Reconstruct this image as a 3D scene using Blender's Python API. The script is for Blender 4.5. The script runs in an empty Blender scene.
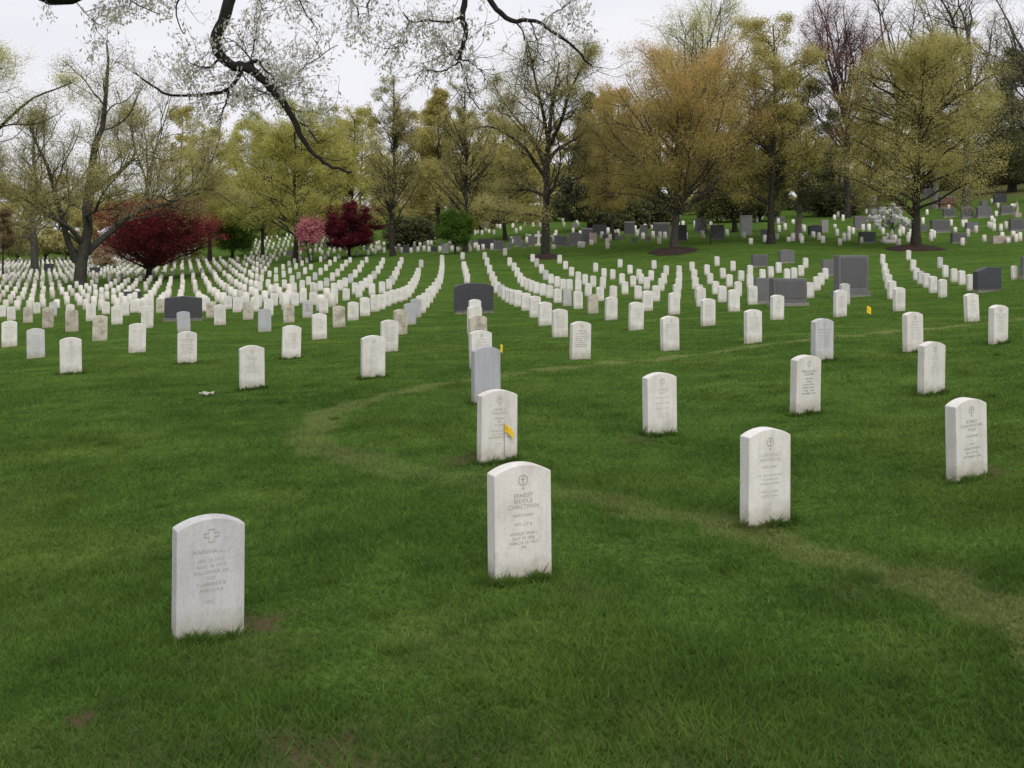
import bpy, bmesh, math, random
import numpy as np

random.seed(7)
RNG = np.random.default_rng(11)
F = 1040.0          # focal length in pixels of a 1024 px wide frame
HOR = 250.0         # eye level row
CAM_Z = 1.9
scn = bpy.context.scene
COL = scn.collection

# ---------------------------------------------------------------- materials
def new_mat(name):
    m = bpy.data.materials.new(name); m.use_nodes = True
    nt = m.node_tree; nt.nodes.clear()
    out = nt.nodes.new('ShaderNodeOutputMaterial')
    return m, nt, out

class N:
    def __init__(s, nt): s.nt = nt
    def __call__(s, t, **kw):
        n = s.nt.nodes.new(t)
        for k, v in kw.items():
            if k.startswith('i_'):
                n.inputs[k[2:].replace('_', ' ')].default_value = v
            else: setattr(n, k, v)
        return n
    def link(s, a, b): s.nt.links.new(a, b)

def ramp(n, stops, interp='LINEAR'):
    cr = n.color_ramp; cr.interpolation = interp
    while len(cr.elements) < len(stops): cr.elements.new(0.5)
    for e, (p, c) in zip(cr.elements, stops):
        e.position = p; e.color = (c[0], c[1], c[2], 1)

def noise(g, scale, detail=4, rough=.55, vec=None):
    n = g('ShaderNodeTexNoise'); n.inputs['Scale'].default_value = scale
    n.inputs['Detail'].default_value = detail; n.inputs['Roughness'].default_value = rough
    if vec is not None: g.link(vec, n.inputs['Vector'])
    return n

def mixc(g, fac, a, b, mode='MIX'):
    m = g('ShaderNodeMix', data_type='RGBA', blend_type=mode)
    for s, v in ((0, fac), (6, a), (7, b)):
        if hasattr(v, 'is_linked') or hasattr(v, 'links'): g.link(v, m.inputs[s])
        elif s == 0: m.inputs[0].default_value = v
        else: m.inputs[s].default_value = (v[0], v[1], v[2], 1)
    return m.outputs[2]

def stone_mat(name, base, stain, vein, stain_amt, island=False, rough=.75, vary=.16):
    m, nt, out = new_mat(name); g = N(nt)
    tc = g('ShaderNodeTexCoord'); oi = g('ShaderNodeObjectInfo')
    if island:
        geo = g('ShaderNodeNewGeometry'); rnd = geo.outputs['Random Per Island']
    else: rnd = oi.outputs['Random']
    add = g('ShaderNodeVectorMath', operation='MULTIPLY_ADD')
    add.inputs[1].default_value = (1, 1, 1)
    cmb = g('ShaderNodeCombineXYZ')
    mul = g('ShaderNodeMath', operation='MULTIPLY'); mul.inputs[1].default_value = 37.0
    g.link(rnd, mul.inputs[0]); g.link(mul.outputs[0], cmb.inputs[0]); g.link(mul.outputs[0], cmb.inputs[2])
    g.link(tc.outputs['Object'], add.inputs[0]); g.link(cmb.outputs[0], add.inputs[2])
    P = add.outputs[0]
    # grey veining, stretched diagonally
    mp = g('ShaderNodeMapping'); mp.inputs['Rotation'].default_value = (0, .6, .2); mp.inputs['Scale'].default_value = (9, 9, 2.2)
    g.link(P, mp.inputs['Vector'])
    n1 = noise(g, 1.0, 6, .6, mp.outputs[0])
    r1 = g('ShaderNodeValToRGB'); ramp(r1, [(.42, (0, 0, 0)), (.72, (1, 1, 1))]); g.link(n1.outputs['Fac'], r1.inputs[0])
    mv = g('ShaderNodeMath', operation='MULTIPLY'); mv.inputs[1].default_value = .55; g.link(r1.outputs[0], mv.inputs[0])
    c1 = mixc(g, mv.outputs[0], base, vein)
    # weather stains in blotches
    n2 = noise(g, 5.0, 7, .68, P)
    r2 = g('ShaderNodeValToRGB'); ramp(r2, [(.46, (0, 0, 0)), (.70, (1, 1, 1))]); g.link(n2.outputs['Fac'], r2.inputs[0])
    ms = g('ShaderNodeMath', operation='MULTIPLY'); ms.inputs[1].default_value = stain_amt; g.link(r2.outputs[0], ms.inputs[0])
    c2 = mixc(g, ms.outputs[0], c1, stain)
    n3 = noise(g, 60, 5, .7, P)
    r3 = g('ShaderNodeValToRGB'); ramp(r3, [(.35, (.86, .86, .85)), (.65, (1.0, 1.0, 1.0))]); g.link(n3.outputs['Fac'], r3.inputs[0])
    c3 = mixc(g, 1.0, c2, r3.outputs[0], 'MULTIPLY')
    rv = g('ShaderNodeValToRGB'); ramp(rv, [(0, (1 - vary, 1 - vary * 1.05, 1 - vary * 1.2)), (.5, (1, 1, 1)), (1, (1 - vary * .25, 1 - vary * .3, 1 - vary * .35))]); g.link(rnd, rv.inputs[0])
    c4 = mixc(g, 1.0, c3, rv.outputs[0], 'MULTIPLY')
    mp2 = g('ShaderNodeMapping'); mp2.inputs['Scale'].default_value = (26, 26, 1.6); g.link(P, mp2.inputs['Vector'])
    n6 = noise(g, 1.0, 4, .6, mp2.outputs[0])
    r6 = g('ShaderNodeValToRGB'); ramp(r6, [(.34, (.76, .76, .75)), (.56, (1.03, 1.03, 1.03))]); g.link(n6.outputs['Fac'], r6.inputs[0])
    c4 = mixc(g, .30, c4, r6.outputs[0], 'MULTIPLY')
    # splashed soil and algae near the turf, a stain of the stone foot
    b = g('ShaderNodeBsdfPrincipled'); b.inputs['Roughness'].default_value = rough
    b.inputs['Specular IOR Level'].default_value = .3
    if not island:
        sx = g('ShaderNodeSeparateXYZ'); g.link(tc.outputs['Object'], sx.inputs[0])
        nz = noise(g, 14, 4, .6, P)
        ad = g('ShaderNodeMath', operation='MULTIPLY_ADD'); ad.inputs[1].default_value = -.22; g.link(nz.outputs['Fac'], ad.inputs[0]); g.link(sx.outputs[2], ad.inputs[2])
        mr = g('ShaderNodeMapRange'); mr.inputs['From Min'].default_value = -.09; mr.inputs['From Max'].default_value = .05
        mr.inputs['To Min'].default_value = .75; mr.inputs['To Max'].default_value = 0; g.link(ad.outputs[0], mr.inputs['Value'])
        c4 = mixc(g, mr.outputs[0], c4, (.30, .28, .20))
    g.link(c4, b.inputs['Base Color'])
    bp = g('ShaderNodeBump'); bp.inputs['Strength'].default_value = .25; bp.inputs['Distance'].default_value = .004
    g.link(n3.outputs['Fac'], bp.inputs['Height']); g.link(bp.outputs[0], b.inputs['Normal'])
    g.link(b.outputs[0], out.inputs[0])
    return m

M = {}
M['white'] = stone_mat('white_marble', (.78, .762, .73), (.42, .39, .33), (.63, .62, .60), .38, vary=.10)
M['grey'] = stone_mat('grey_marble', (.46, .47, .50), (.34, .35, .36), (.36, .37, .41), .5)
M['palegrey'] = stone_mat('pale_grey_marble', (.60, .605, .61), (.38, .38, .36), (.42, .43, .46), .55)
M['tan'] = stone_mat('weathered_marble', (.60, .56, .48), (.20, .17, .12), (.50, .46, .38), .85)
M['field'] = stone_mat('field_marble', (.72, .70, .65), (.48, .45, .37), (.70, .69, .66), .4, island=True, vary=.32)
M['granite'] = stone_mat('grey_granite', (.155, .155, .165), (.10, .10, .105), (.20, .20, .21), .6)
M['polished'] = stone_mat('polished_granite', (.115, .115, .125), (.085, .085, .09), (.14, .14, .15), .5, rough=.35)
M['dark_granite'] = stone_mat('dark_granite', (.06, .062, .072), (.045, .045, .05), (.075, .077, .085), .6, rough=.5)
M['pale_granite'] = stone_mat('pale_granite', (.33, .33, .33), (.2, .2, .19), (.27, .27, .28), .6)
M['red_granite'] = stone_mat('red_granite', (.19, .095, .075), (.13, .07, .06), (.23, .12, .09), .6)
M['pink_granite'] = stone_mat('pink_granite', (.42, .35, .31), (.22, .19, .17), (.5, .46, .42), .8)

def simple(name, col, rough=.8, nscale=None, col2=None, bump=0, bscale=20):
    m, nt, out = new_mat(name); g = N(nt)
    b = g('ShaderNodeBsdfPrincipled'); b.inputs['Roughness'].default_value = rough
    b.inputs['Specular IOR Level'].default_value = .25
    if nscale:
        tc = g('ShaderNodeTexCoord')
        n = noise(g, nscale, 6, .65, tc.outputs['Object'])
        r = g('ShaderNodeValToRGB'); ramp(r, [(.32, col), (.68, col2)]); g.link(n.outputs['Fac'], r.inputs[0])
        g.link(r.outputs[0], b.inputs['Base Color'])
        if bump:
            n2 = noise(g, bscale, 6, .7, tc.outputs['Object'])
            bp = g('ShaderNodeBump'); bp.inputs['Strength'].default_value = bump; bp.inputs['Distance'].default_value = .05
            g.link(n2.outputs['Fac'], bp.inputs['Height']); g.link(bp.outputs[0], b.inputs['Normal'])
    else: b.inputs['Base Color'].default_value = (*col, 1)
    g.link(b.outputs[0], out.inputs[0])
    return m

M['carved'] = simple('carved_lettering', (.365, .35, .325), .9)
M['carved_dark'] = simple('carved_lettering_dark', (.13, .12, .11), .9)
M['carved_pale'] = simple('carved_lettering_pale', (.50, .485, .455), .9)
M['bark'] = simple('dark_bark', (.020, .017, .014), .95, 3.0, (.052, .045, .037), .8, 9)
M['bark_grey'] = simple('grey_bark', (.040, .036, .030), .95, 3.0, (.095, .087, .074), .8, 9)
M['bark_pale'] = simple('pale_bark', (.12, .115, .095), .95, 3.0, (.26, .245, .21), .8, 9)
M['bark_wet'] = simple('black_branch_bark', (.012, .010, .009), .8, 12.0, (.032, .028, .024), .7, 40)
M['mulch'] = simple('shredded_mulch', (.018, .011, .009), .95, 4.0, (.046, .028, .022), 1.0, 12)
M['yellow'] = simple('yellow_plastic_flag', (.95, .70, .03), .5)
M['wire'] = simple('flag_wire', (.25, .24, .22), .4)
M['scrap'] = simple('white_paper', (.7, .68, .62), .9)

def leaf_mat(name, stops, trans=.5):
    """stops: ramp over the per-leaf 'tint' attribute"""
    m, nt, out = new_mat(name); g = N(nt)
    at = g('ShaderNodeAttribute', attribute_name='tint')
    r = g('ShaderNodeValToRGB'); ramp(r, stops); g.link(at.outputs['Fac'], r.inputs[0])
    d = g('ShaderNodeBsdfDiffuse'); t = g('ShaderNodeBsdfTranslucent')
    g.link(r.outputs[0], d.inputs[0]); g.link(r.outputs[0], t.inputs[0])
    mx = g('ShaderNodeMixShader'); mx.inputs[0].default_value = trans
    g.link(d.outputs[0], mx.inputs[1]); g.link(t.outputs[0], mx.inputs[2]); g.link(mx.outputs[0], out.inputs[0])
    return m

def L(a, b, c): return [(0, a), (.5, b), (1, c)]
LEAF = {
 'yellow_green': leaf_mat('yellow_green_leaves', L((0.270, 0.269, 0.082), (0.493, 0.478, 0.141), (0.701, 0.675, 0.222))),
 'olive': leaf_mat('olive_leaves', L((0.239, 0.219, 0.093), (0.414, 0.381, 0.159), (0.637, 0.584, 0.258))),
 'gold': leaf_mat('golden_leaves', L((0.273, 0.253, 0.093), (0.484, 0.439, 0.157), (0.725, 0.647, 0.260))),
 'orange': leaf_mat('orange_leaves', [(0, (0.294, 0.271, 0.092)), (.40, (0.444, 0.378, 0.129)), (.66, (0.575, 0.406, 0.153)), (1, (0.810, 0.481, 0.232))]),
 'crimson': leaf_mat('crimson_leaves', L((0.160, 0.029, 0.037), (0.342, 0.054, 0.072), (0.641, 0.109, 0.132)), .3),
 'wine': leaf_mat('wine_leaves', L((0.064, 0.013, 0.020), (0.129, 0.022, 0.034), (0.259, 0.048, 0.062)), .3),
 'pink': leaf_mat('pink_blossoms', L((0.462, 0.164, 0.198), (0.726, 0.278, 0.330), (0.800, 0.455, 0.475))),
 'white': leaf_mat('white_blossoms', L((0.770, 0.781, 0.704), (0.880, 0.880, 0.880), (0.880, 0.880, 0.880)), .25),
 'peach': leaf_mat('peach_blossoms', L((.45, .33, .22), (.66, .50, .35), (.80, .66, .50))),
 'green': leaf_mat('fresh_green_leaves', L((.055, .105, .018), (.11, .20, .034), (.19, .30, .06))),
 'dark': leaf_mat('dark_evergreen_needles', L((0.025, 0.031, 0.020), (0.055, 0.064, 0.042), (0.112, 0.121, 0.082)), .1),
 'ivy': leaf_mat('dark_ivy_leaves', L((0.047, 0.056, 0.026), (0.106, 0.113, 0.054), (0.236, 0.227, 0.102)), .2),
 'red_bud': leaf_mat('red_buds', L((0.179, 0.089, 0.078), (0.289, 0.154, 0.129), (0.416, 0.248, 0.197))),
 'pale': leaf_mat('pale_new_leaves', L((0.387, 0.390, 0.175), (0.617, 0.606, 0.289), (0.832, 0.810, 0.448)), .5),
 'brown': leaf_mat('brown_shrub_leaves', L((0.117, 0.085, 0.053), (0.218, 0.156, 0.094), (0.343, 0.265, 0.140))),
 'catkin': leaf_mat('pale_catkins', L((0.260, 0.263, 0.182), (0.650, 0.637, 0.533), (0.850, 0.850, 0.850)), .6),
}

# ---------------------------------------------------------------- object helpers
def mesh_np(name, V, faces_by_n, mat, attrs=None, smooth=False):
    """V (n,3); faces_by_n list of index arrays (m,k)"""
    me = bpy.data.meshes.new(name)
    V = np.asarray(V, np.float32)
    me.vertices.add(len(V)); me.vertices.foreach_set('co', V.ravel())
    fs = [np.asarray(f, np.int32) for f in faces_by_n if len(f)]
    tot = sum(f.size for f in fs); np_ = sum(len(f) for f in fs)
    me.loops.add(tot); me.polygons.add(np_)
    me.loops.foreach_set('vertex_index', np.concatenate([f.ravel() for f in fs]))
    lt = np.concatenate([np.full(len(f), f.shape[1], np.int32) for f in fs])
    ls = np.concatenate([[0], np.cumsum(lt)[:-1]]).astype(np.int32)
    me.polygons.foreach_set('loop_start', ls); me.polygons.foreach_set('loop_total', lt)
    if smooth: me.polygons.foreach_set('use_smooth', np.ones(np_, bool))
    for k, v in (attrs or {}).items():
        a = me.attributes.new(k, 'FLOAT', 'POINT'); a.data.foreach_set('value', np.asarray(v, np.float32))
    me.update(calc_edges=True)
    if mat is not None: me.materials.append(mat)
    return me

def link(name, me, parent=None):
    o = bpy.data.objects.new(name, me); COL.objects.link(o)
    if parent is not None: o.parent = parent
    return o

def tag(o, label, cat, group=None, kind=None):
    if label: o['label'] = label
    if cat: o['category'] = cat
    if group: o['group'] = group
    if kind: o['kind'] = kind
    return o

def empty(name, loc, label, cat, group=None, rz=0):
    o = bpy.data.objects.new(name, None); COL.objects.link(o)
    o.empty_display_size = .2
    o.location = loc; o.rotation_euler = (0, 0, rz)
    return tag(o, label, cat, group)

def bm_mesh(name, bm, mat, smooth=False):
    me = bpy.data.meshes.new(name); bm.to_mesh(me); bm.free()
    if smooth:
        for p in me.polygons: p.use_smooth = True
    if mat is not None: me.materials.append(mat)
    return me

# ---------------------------------------------------------------- the terrain
# surveyed points: (px, row of the stone foot, stone height in px)
CTRL_H = [(208,635,120),(520,575,112),(765,521,92),(967,477,80),(497,459,70),(660,433,61),(805,412,57),(930,392,52),
 (822,359,42),(913,350,39.5),(997,342,38.5),(972,320,28),(753,341,33),(669,349,34),(580,357,37),(252,388,43),(373,377,42),
 (71,372,36),(187,363,33),(291,358,33),(137,351,28.5),(36,357,29),(10,345,25),(72,330.6,22),(28,322,15.5),(840,316,26),
 (777,319,24.5),(734,311,22.5),(708,325,27),(805,268,10.6),(908.5,259.5,9.5),(621,267.5,8.2),(442,263,8),(421,312.5,17.5),
 (300,261,5.2),(276,292,9.4),(204,260,3.7),(182,294,7.4),(244,290,8.4),(59,262,3.6),(70,290,6.8),(3,280,6),(942,297,18),
 (899,311,24),(1014,278.5,13.5),(578,308.6,17.5),(611,319.5,23),(320,338.5,25.5),(389,350,31),(350,263,6.2),(383,264,7),
 (517,277,9),(723,278,10.5),(612,279,9.5),(541.5,273.5,9)]
CTRL_Z = [  # (px, row, depth in metres) up the far slopes
 (833,214,125),(927,215,113),(903,236,90),(538,228,138),(530,223,148),(478,250,112),(275,240,178),(276,229,205),
 (1000,197,145),(1000,182,190),(830,207,170),(560,210,190),(420,232,165),(180,248,230),(60,252,250),(10,256,230),(700,211,165),
 (780,236,92),(690,239,92),(600,243,92),(350,252,140),(1010,243,84),(120,258,200),(700,247,76),(545,256,76),
 (1000,176,300),(800,204,300),(560,208,300),(300,215,300),(60,242,300)]

def ctrl_points():
    P, Zv, lam = [], [], []
    def add(px, py, Z, l):
        u = (px - 512) / F; X = u * Z
        P.append((math.atan2(X, Z) * 2.5, math.log(math.hypot(X, Z))))
        Zv.append(CAM_Z - (py - HOR) / F * Z); lam.append(l)
    for px, py, h in CTRL_H:
        Z = F * .605 / h
        add(px, py, Z, .004 if Z < 20 else (.02 if Z < 50 else .06))
    for px, py, Z in CTRL_Z: add(px, py, Z, .06)
    for a in (-30, 0, 30):
        P.append((math.radians(a) * 2.5, math.log(3.0))); Zv.append(0.0); lam.append(.02)
    return np.array(P), np.array(Zv), np.array(lam)

CP, CZ, CL = ctrl_points()
def tps_k(d2): return np.where(d2 > 1e-12, .5 * d2 * np.log(np.maximum(d2, 1e-12)), 0)
_n = len(CP)
_K = tps_k(((CP[:, None] - CP[None]) ** 2).sum(-1)) + np.diag(CL * 2)
_A = np.hstack([np.ones((_n, 1)), CP])
_S = np.block([[_K, _A], [_A.T, np.zeros((3, 3))]])
_W = np.linalg.solve(_S, np.concatenate([CZ, np.zeros(3)]))
def tps(az, lr):
    q = np.stack([az * 2.5, lr], -1).reshape(-1, 2); out = np.empty(len(q))
    for i in range(0, len(q), 40000):
        b = q[i:i + 40000]
        out[i:i + 40000] = tps_k(((b[:, None] - CP[None]) ** 2).sum(-1)) @ _W[:_n] + np.hstack([np.ones((len(b), 1)), b]) @ _W[_n:]
    return out.reshape(np.shape(az))

AZ_LIM = math.radians(33)
LR0, LR1, NLR = math.log(2.6), math.log(700.0), 620
AZ_F = np.radians(np.linspace(-38, 38, 381))
AZ_ALL = np.concatenate([np.radians(np.linspace(-180, -41, 40)), AZ_F, np.radians(np.linspace(41, 180, 40))])
LR = np.linspace(LR0, LR1, NLR)
_az = AZ_LIM * np.tanh(AZ_ALL / AZ_LIM * 1.0) if False else np.clip(AZ_ALL, -AZ_LIM, AZ_LIM)
GA, GL = np.meshgrid(_az, np.minimum(LR, math.log(300.0)), indexing='ij')
TG = tps(GA, GL)
# round the fade behind the viewer towards level lawn
side = np.clip((np.abs(AZ_ALL) - math.radians(41)) / math.radians(80), 0, 1)[:, None]
side = side * side * (3 - 2 * side)
TG = TG * (1 - side) + np.minimum(TG, 0.0) * 0 * side
# gentle real unevenness of the turf
_X = np.exp(LR)[None] * np.sin(AZ_ALL)[:, None]; _Y = np.exp(LR)[None] * np.cos(AZ_ALL)[:, None]
_fade = np.clip((40 - np.exp(LR)) / 30, 0, 1)[None]
TG = TG + _fade * (.018 * np.sin(_X * 2.3 + 1.3 * np.sin(_Y * 1.1)) * np.sin(_Y * 1.9 + _X * .7) + .010 * np.sin(_X * 5.1 + _Y * 3.3) * np.sin(_Y * 4.7 - _X * 1.7))

def ground(X, Y):
    X = np.asarray(X, float); Y = np.asarray(Y, float)
    az = np.arctan2(X, Y); lr = np.clip(np.log(np.maximum(np.hypot(X, Y), 1e-3)), LR0, LR1 - 1e-6)
    i = np.clip(np.searchsorted(AZ_ALL, az) - 1, 0, len(AZ_ALL) - 2)
    fa = np.clip((az - AZ_ALL[i]) / (AZ_ALL[i + 1] - AZ_ALL[i]), 0, 1)
    t = (lr - LR0) / (LR[1] - LR[0]); j = np.clip(t.astype(int), 0, NLR - 2); fb = t - j
    z = (TG[i, j] * (1 - fa) + TG[i + 1, j] * fa) * (1 - fb) + (TG[i, j + 1] * (1 - fa) + TG[i + 1, j + 1] * fa) * fb
    return z

_ZS = np.exp(np.linspace(math.log(2.7), math.log(320), 1600))
def at(px, py):
    """where the line of sight through a pixel meets the ground: X, Y, z"""
    u = (px - 512) / F
    g = CAM_Z - (py - HOR) / F * _ZS - ground(u * _ZS, _ZS)
    s = np.where(g <= 0)[0]
    if len(s) == 0:
        k = int(np.argmin(np.abs(g) / _ZS)); Z = _ZS[k]
    else:
        k = s[0]
        if k == 0: Z = _ZS[0]
        else: Z = _ZS[k - 1] + (_ZS[k] - _ZS[k - 1]) * g[k - 1] / (g[k - 1] - g[k] + 1e-12)
    return u * Z, Z, float(ground(u * Z, Z))
def on(px, Z):
    u = (px - 512) / F
    return u * Z, Z, float(ground(u * Z, Z))
def pxy(X, Y, z): return 512 + F * X / Y, HOR + F * (CAM_Z - z) / Y

# worn mower/vehicle track and bare soil, as world-space polylines and discs
TRACK_PX = [(1090,662,.8),(1024,628,.95),(900,574,.95),(800,547,.8),(700,519,.6),(620,504,.6),(550,494,.5),(470,478,.3),(400,468,.3),(345,458,.5),(318,446,.6),
            (312,430,.6),(330,412,.6),(380,396,.6),(440,384,.7),(520,373,.8),(600,364,.9),(750,347,1.),(880,333,1.),(1024,319,1.),(1100,312,1.)]
TRACK = [(*at(p[0], p[1])[:2], p[2]) for p in TRACK_PX]
SOIL = [(at(px, py)[:2], r, s) for px, py, r, s in [(252,628,.16,1.),(80,720,.07,1.),(310,764,.30,.8),(150,762,.25,.6),(470,459,.22,.7),(985,474,.18,.8),
        (580,592,.18,.5),(600,500,.15,.35),(350,455,.3,.35),(850,590,.14,.5),(640,440,.15,.5),(560,350,.2,.4),(900,650,.2,.2),(240,660,.3,.4),(60,610,.3,.3),(205,398,.1,.3),(60,764,.4,.35),(420,764,.35,.45),(560,762,.3,.3),(720,766,.4,.4),(860,764,.35,.3),(20,500,.4,.3),(450,640,.3,.3),(380,360,.3,.2),(120,560,.4,.25)]]
def worn_at(X, Y):
    P = np.stack([X, Y], -1); best = np.full(len(P), 1e9); st = np.zeros(len(P))
    for a, b in zip(TRACK[:-1], TRACK[1:]):
        sa, sb = a[2], b[2]; a = np.array(a[:2]); b = np.array(b[:2]); d = b - a
        t = np.clip(((P - a) @ d) / (d @ d), 0, 1)
        dd = np.hypot(*(P - a - t[:, None] * d).T); m = dd < best
        best = np.where(m, dd, best); st = np.where(m, sa + (sb - sa) * t, st)
    hw = np.clip(.30 - .010 * np.hypot(X, Y), .15, .20)
    # ragged edge
    rag = .10 * np.sin(X * 7 + np.sin(Y * 5)) + .07 * np.sin(Y * 11 - X * 3)
    return np.clip(2.1 - 1.5 * (best + rag * .8) / hw, 0, 1) * (.88 + .12 * np.sin(X * 1.7 + 1) * np.sin(Y * 1.3)) * st * .85
def soil_at(X, Y):
    v = np.zeros(len(X))
    for (cx, cy), r, s in SOIL:
        dx = (X - cx); dy = (Y - cy)
        d = np.hypot(dx, dy * .8) + .25 * r * np.sin(np.arctan2(dy, dx) * 5 + cx * 9)
        v = np.maximum(v, s * np.clip(1.4 - d / r, 0, 1))
    return v

def build_ground():
    na, nl = len(AZ_ALL), NLR
    V = np.stack([_X, _Y, TG], -1).reshape(-1, 3)
    # close the hole under the viewer
    V = np.vstack([V, [[0, 0, 0.0]]])
    i, j = np.meshgrid(np.arange(na - 1), np.arange(nl - 1), indexing='ij')
    a = (i * nl + j).ravel()
    q = np.stack([a, a + nl, a + nl + 1, a + 1], -1)
    q = q[:, ::-1]
    c = len(V) - 1
    ii = np.arange(na - 1) * nl
    tri = np.stack([np.full(na - 1, c), ii + nl, ii], -1)
    near = np.hypot(V[:, 0], V[:, 1]) < 60
    w = np.zeros(len(V)); s = np.zeros(len(V))
    w[near] = worn_at(V[near, 0], V[near, 1]); s[near] = soil_at(V[near, 0], V[near, 1])
    # leaf litter over the wooded bank at the far right
    bx, by = V[:, 0], V[:, 1]; f_ = by > 100
    s[f_] = .75 * np.clip((bx[f_] / by[f_] - .38 + .02 * np.sin(by[f_] * .3)) / .05, 0, 1) * np.clip((by[f_] - 132 + 5 * np.sin(bx[f_] * .4)) / 16, 0, 1)
    me = mesh_np('ground', V, [q, tri], M_ground(), {'worn': w, 'soil': s}, smooth=True)
    me.update()
    if me.polygons[0].normal.z < 0: me.flip_normals()
    o = link('ground', me)
    tag(o, 'mown green cemetery lawn rolling down and up to a wooded rise', None, None, 'structure')

def grass_color(g, vec):
    n1 = noise(g, .35, 4, .6, vec); n2 = noise(g, 2.2, 5, .65, vec); n3 = noise(g, 22, 4, .7, vec)
    r1 = g('ShaderNodeValToRGB'); ramp(r1, [(.26, (.080, .150, .035)), (.50, (.097, .180, .040)), (.78, (.136, .206, .047))]); g.link(n1.outputs['Fac'], r1.inputs[0])
    r2 = g('ShaderNodeValToRGB'); ramp(r2, [(.30, (.70, .73, .72)), (.68, (1.20, 1.15, 1.1))]); g.link(n2.outputs['Fac'], r2.inputs[0])
    c = mixc(g, 1, r1.outputs[0], r2.outputs[0], 'MULTIPLY')
    mb = g('ShaderNodeMapping'); mb.inputs['Scale'].default_value = (.16, 1.15, 1); mb.inputs['Rotation'].default_value = (0, 0, -.12); g.link(vec, mb.inputs[0])
    n5 = noise(g, 1.0, 3, .55, mb.outputs[0])
    r5 = g('ShaderNodeValToRGB'); ramp(r5, [(.34, (.84, .86, .84)), (.66, (1.13, 1.11, 1.10))]); g.link(n5.outputs['Fac'], r5.inputs[0])
    c = mixc(g, 1, c, r5.outputs[0], 'MULTIPLY')
    return c, n3

def M_ground():
    m, nt, out = new_mat('mown_grass'); g = N(nt)
    geo = g('ShaderNodeNewGeometry')
    c, n3 = grass_color(g, geo.outputs['Position'])
    mp = g('ShaderNodeMapping'); mp.inputs['Scale'].default_value = (1.2, 5, 1); g.link(geo.outputs['Position'], mp.inputs[0])
    n4 = noise(g, 1.0, 5, .7, mp.outputs[0])
    r3 = g('ShaderNodeValToRGB'); ramp(r3, [(.30, (.60, .62, .60)), (.70, (1.3, 1.25, 1.2))]); g.link(n3.outputs['Fac'], r3.inputs[0])
    c = mixc(g, 1, c, r3.outputs[0], 'MULTIPLY')
    r4 = g('ShaderNodeValToRGB'); ramp(r4, [(.3, (.80, .84, .80)), (.7, (1.16, 1.12, 1.1))]); g.link(n4.outputs['Fac'], r4.inputs[0])
    c = mixc(g, 1, c, r4.outputs[0], 'MULTIPLY')
    c = mixc(g, 1, c, (.79, .80, .81), 'MULTIPLY')
    w = g('ShaderNodeAttribute', attribute_name='worn'); s = g('ShaderNodeAttribute', attribute_name='soil')
    wm = g('ShaderNodeMath', operation='MULTIPLY'); wm.inputs[1].default_value = .8; g.link(w.outputs['Fac'], wm.inputs[0])
    c = mixc(g, wm.outputs[0], c, (.205, .225, .085))
    c = mixc(g, s.outputs['Fac'], c, (.095, .070, .043))
    b = g('ShaderNodeBsdfPrincipled'); b.inputs['Roughness'].default_value = 1; b.inputs['Specular IOR Level'].default_value = 0
    g.link(c, b.inputs['Base Color'])
    bp = g('ShaderNodeBump'); bp.inputs['Strength'].default_value = .8; bp.inputs['Distance'].default_value = .05
    g.link(n3.outputs['Fac'], bp.inputs['Height']); g.link(bp.outputs[0], b.inputs['Normal'])
    g.link(b.outputs[0], out.inputs[0])
    return m

def M_blades():
    m, nt, out = new_mat('grass_blades'); g = N(nt)
    geo = g('ShaderNodeNewGeometry')
    c, n3 = grass_color(g, geo.outputs['Position'])
    t = g('ShaderNodeAttribute', attribute_name='tint'); w = g('ShaderNodeAttribute', attribute_name='worn')
    r = g('ShaderNodeValToRGB'); ramp(r, [(0, (.68, .72, .72)), (.6, (1.10, 1.08, 1.0)), (.95, (1.35, 1.28, 1.2)), (1, (1.9, 1.6, 1.7))]); g.link(t.outputs['Fac'], r.inputs[0])
    c = mixc(g, 1, c, r.outputs[0], 'MULTIPLY')
    wm = g('ShaderNodeMath', operation='MULTIPLY'); wm.inputs[1].default_value = .82; g.link(w.outputs['Fac'], wm.inputs[0])
    c = mixc(g, wm.outputs[0], c, (.215, .225, .09))
    d = g('ShaderNodeBsdfDiffuse'); tr = g('ShaderNodeBsdfTranslucent'); mx = g('ShaderNodeMixShader'); mx.inputs[0].default_value = .45
    g.link(c, d.inputs[0]); g.link(c, tr.inputs[0]); g.link(d.outputs[0], mx.inputs[1]); g.link(tr.outputs[0], mx.inputs[2])
    g.link(mx.outputs[0], out.inputs[0])
    return m

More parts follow.
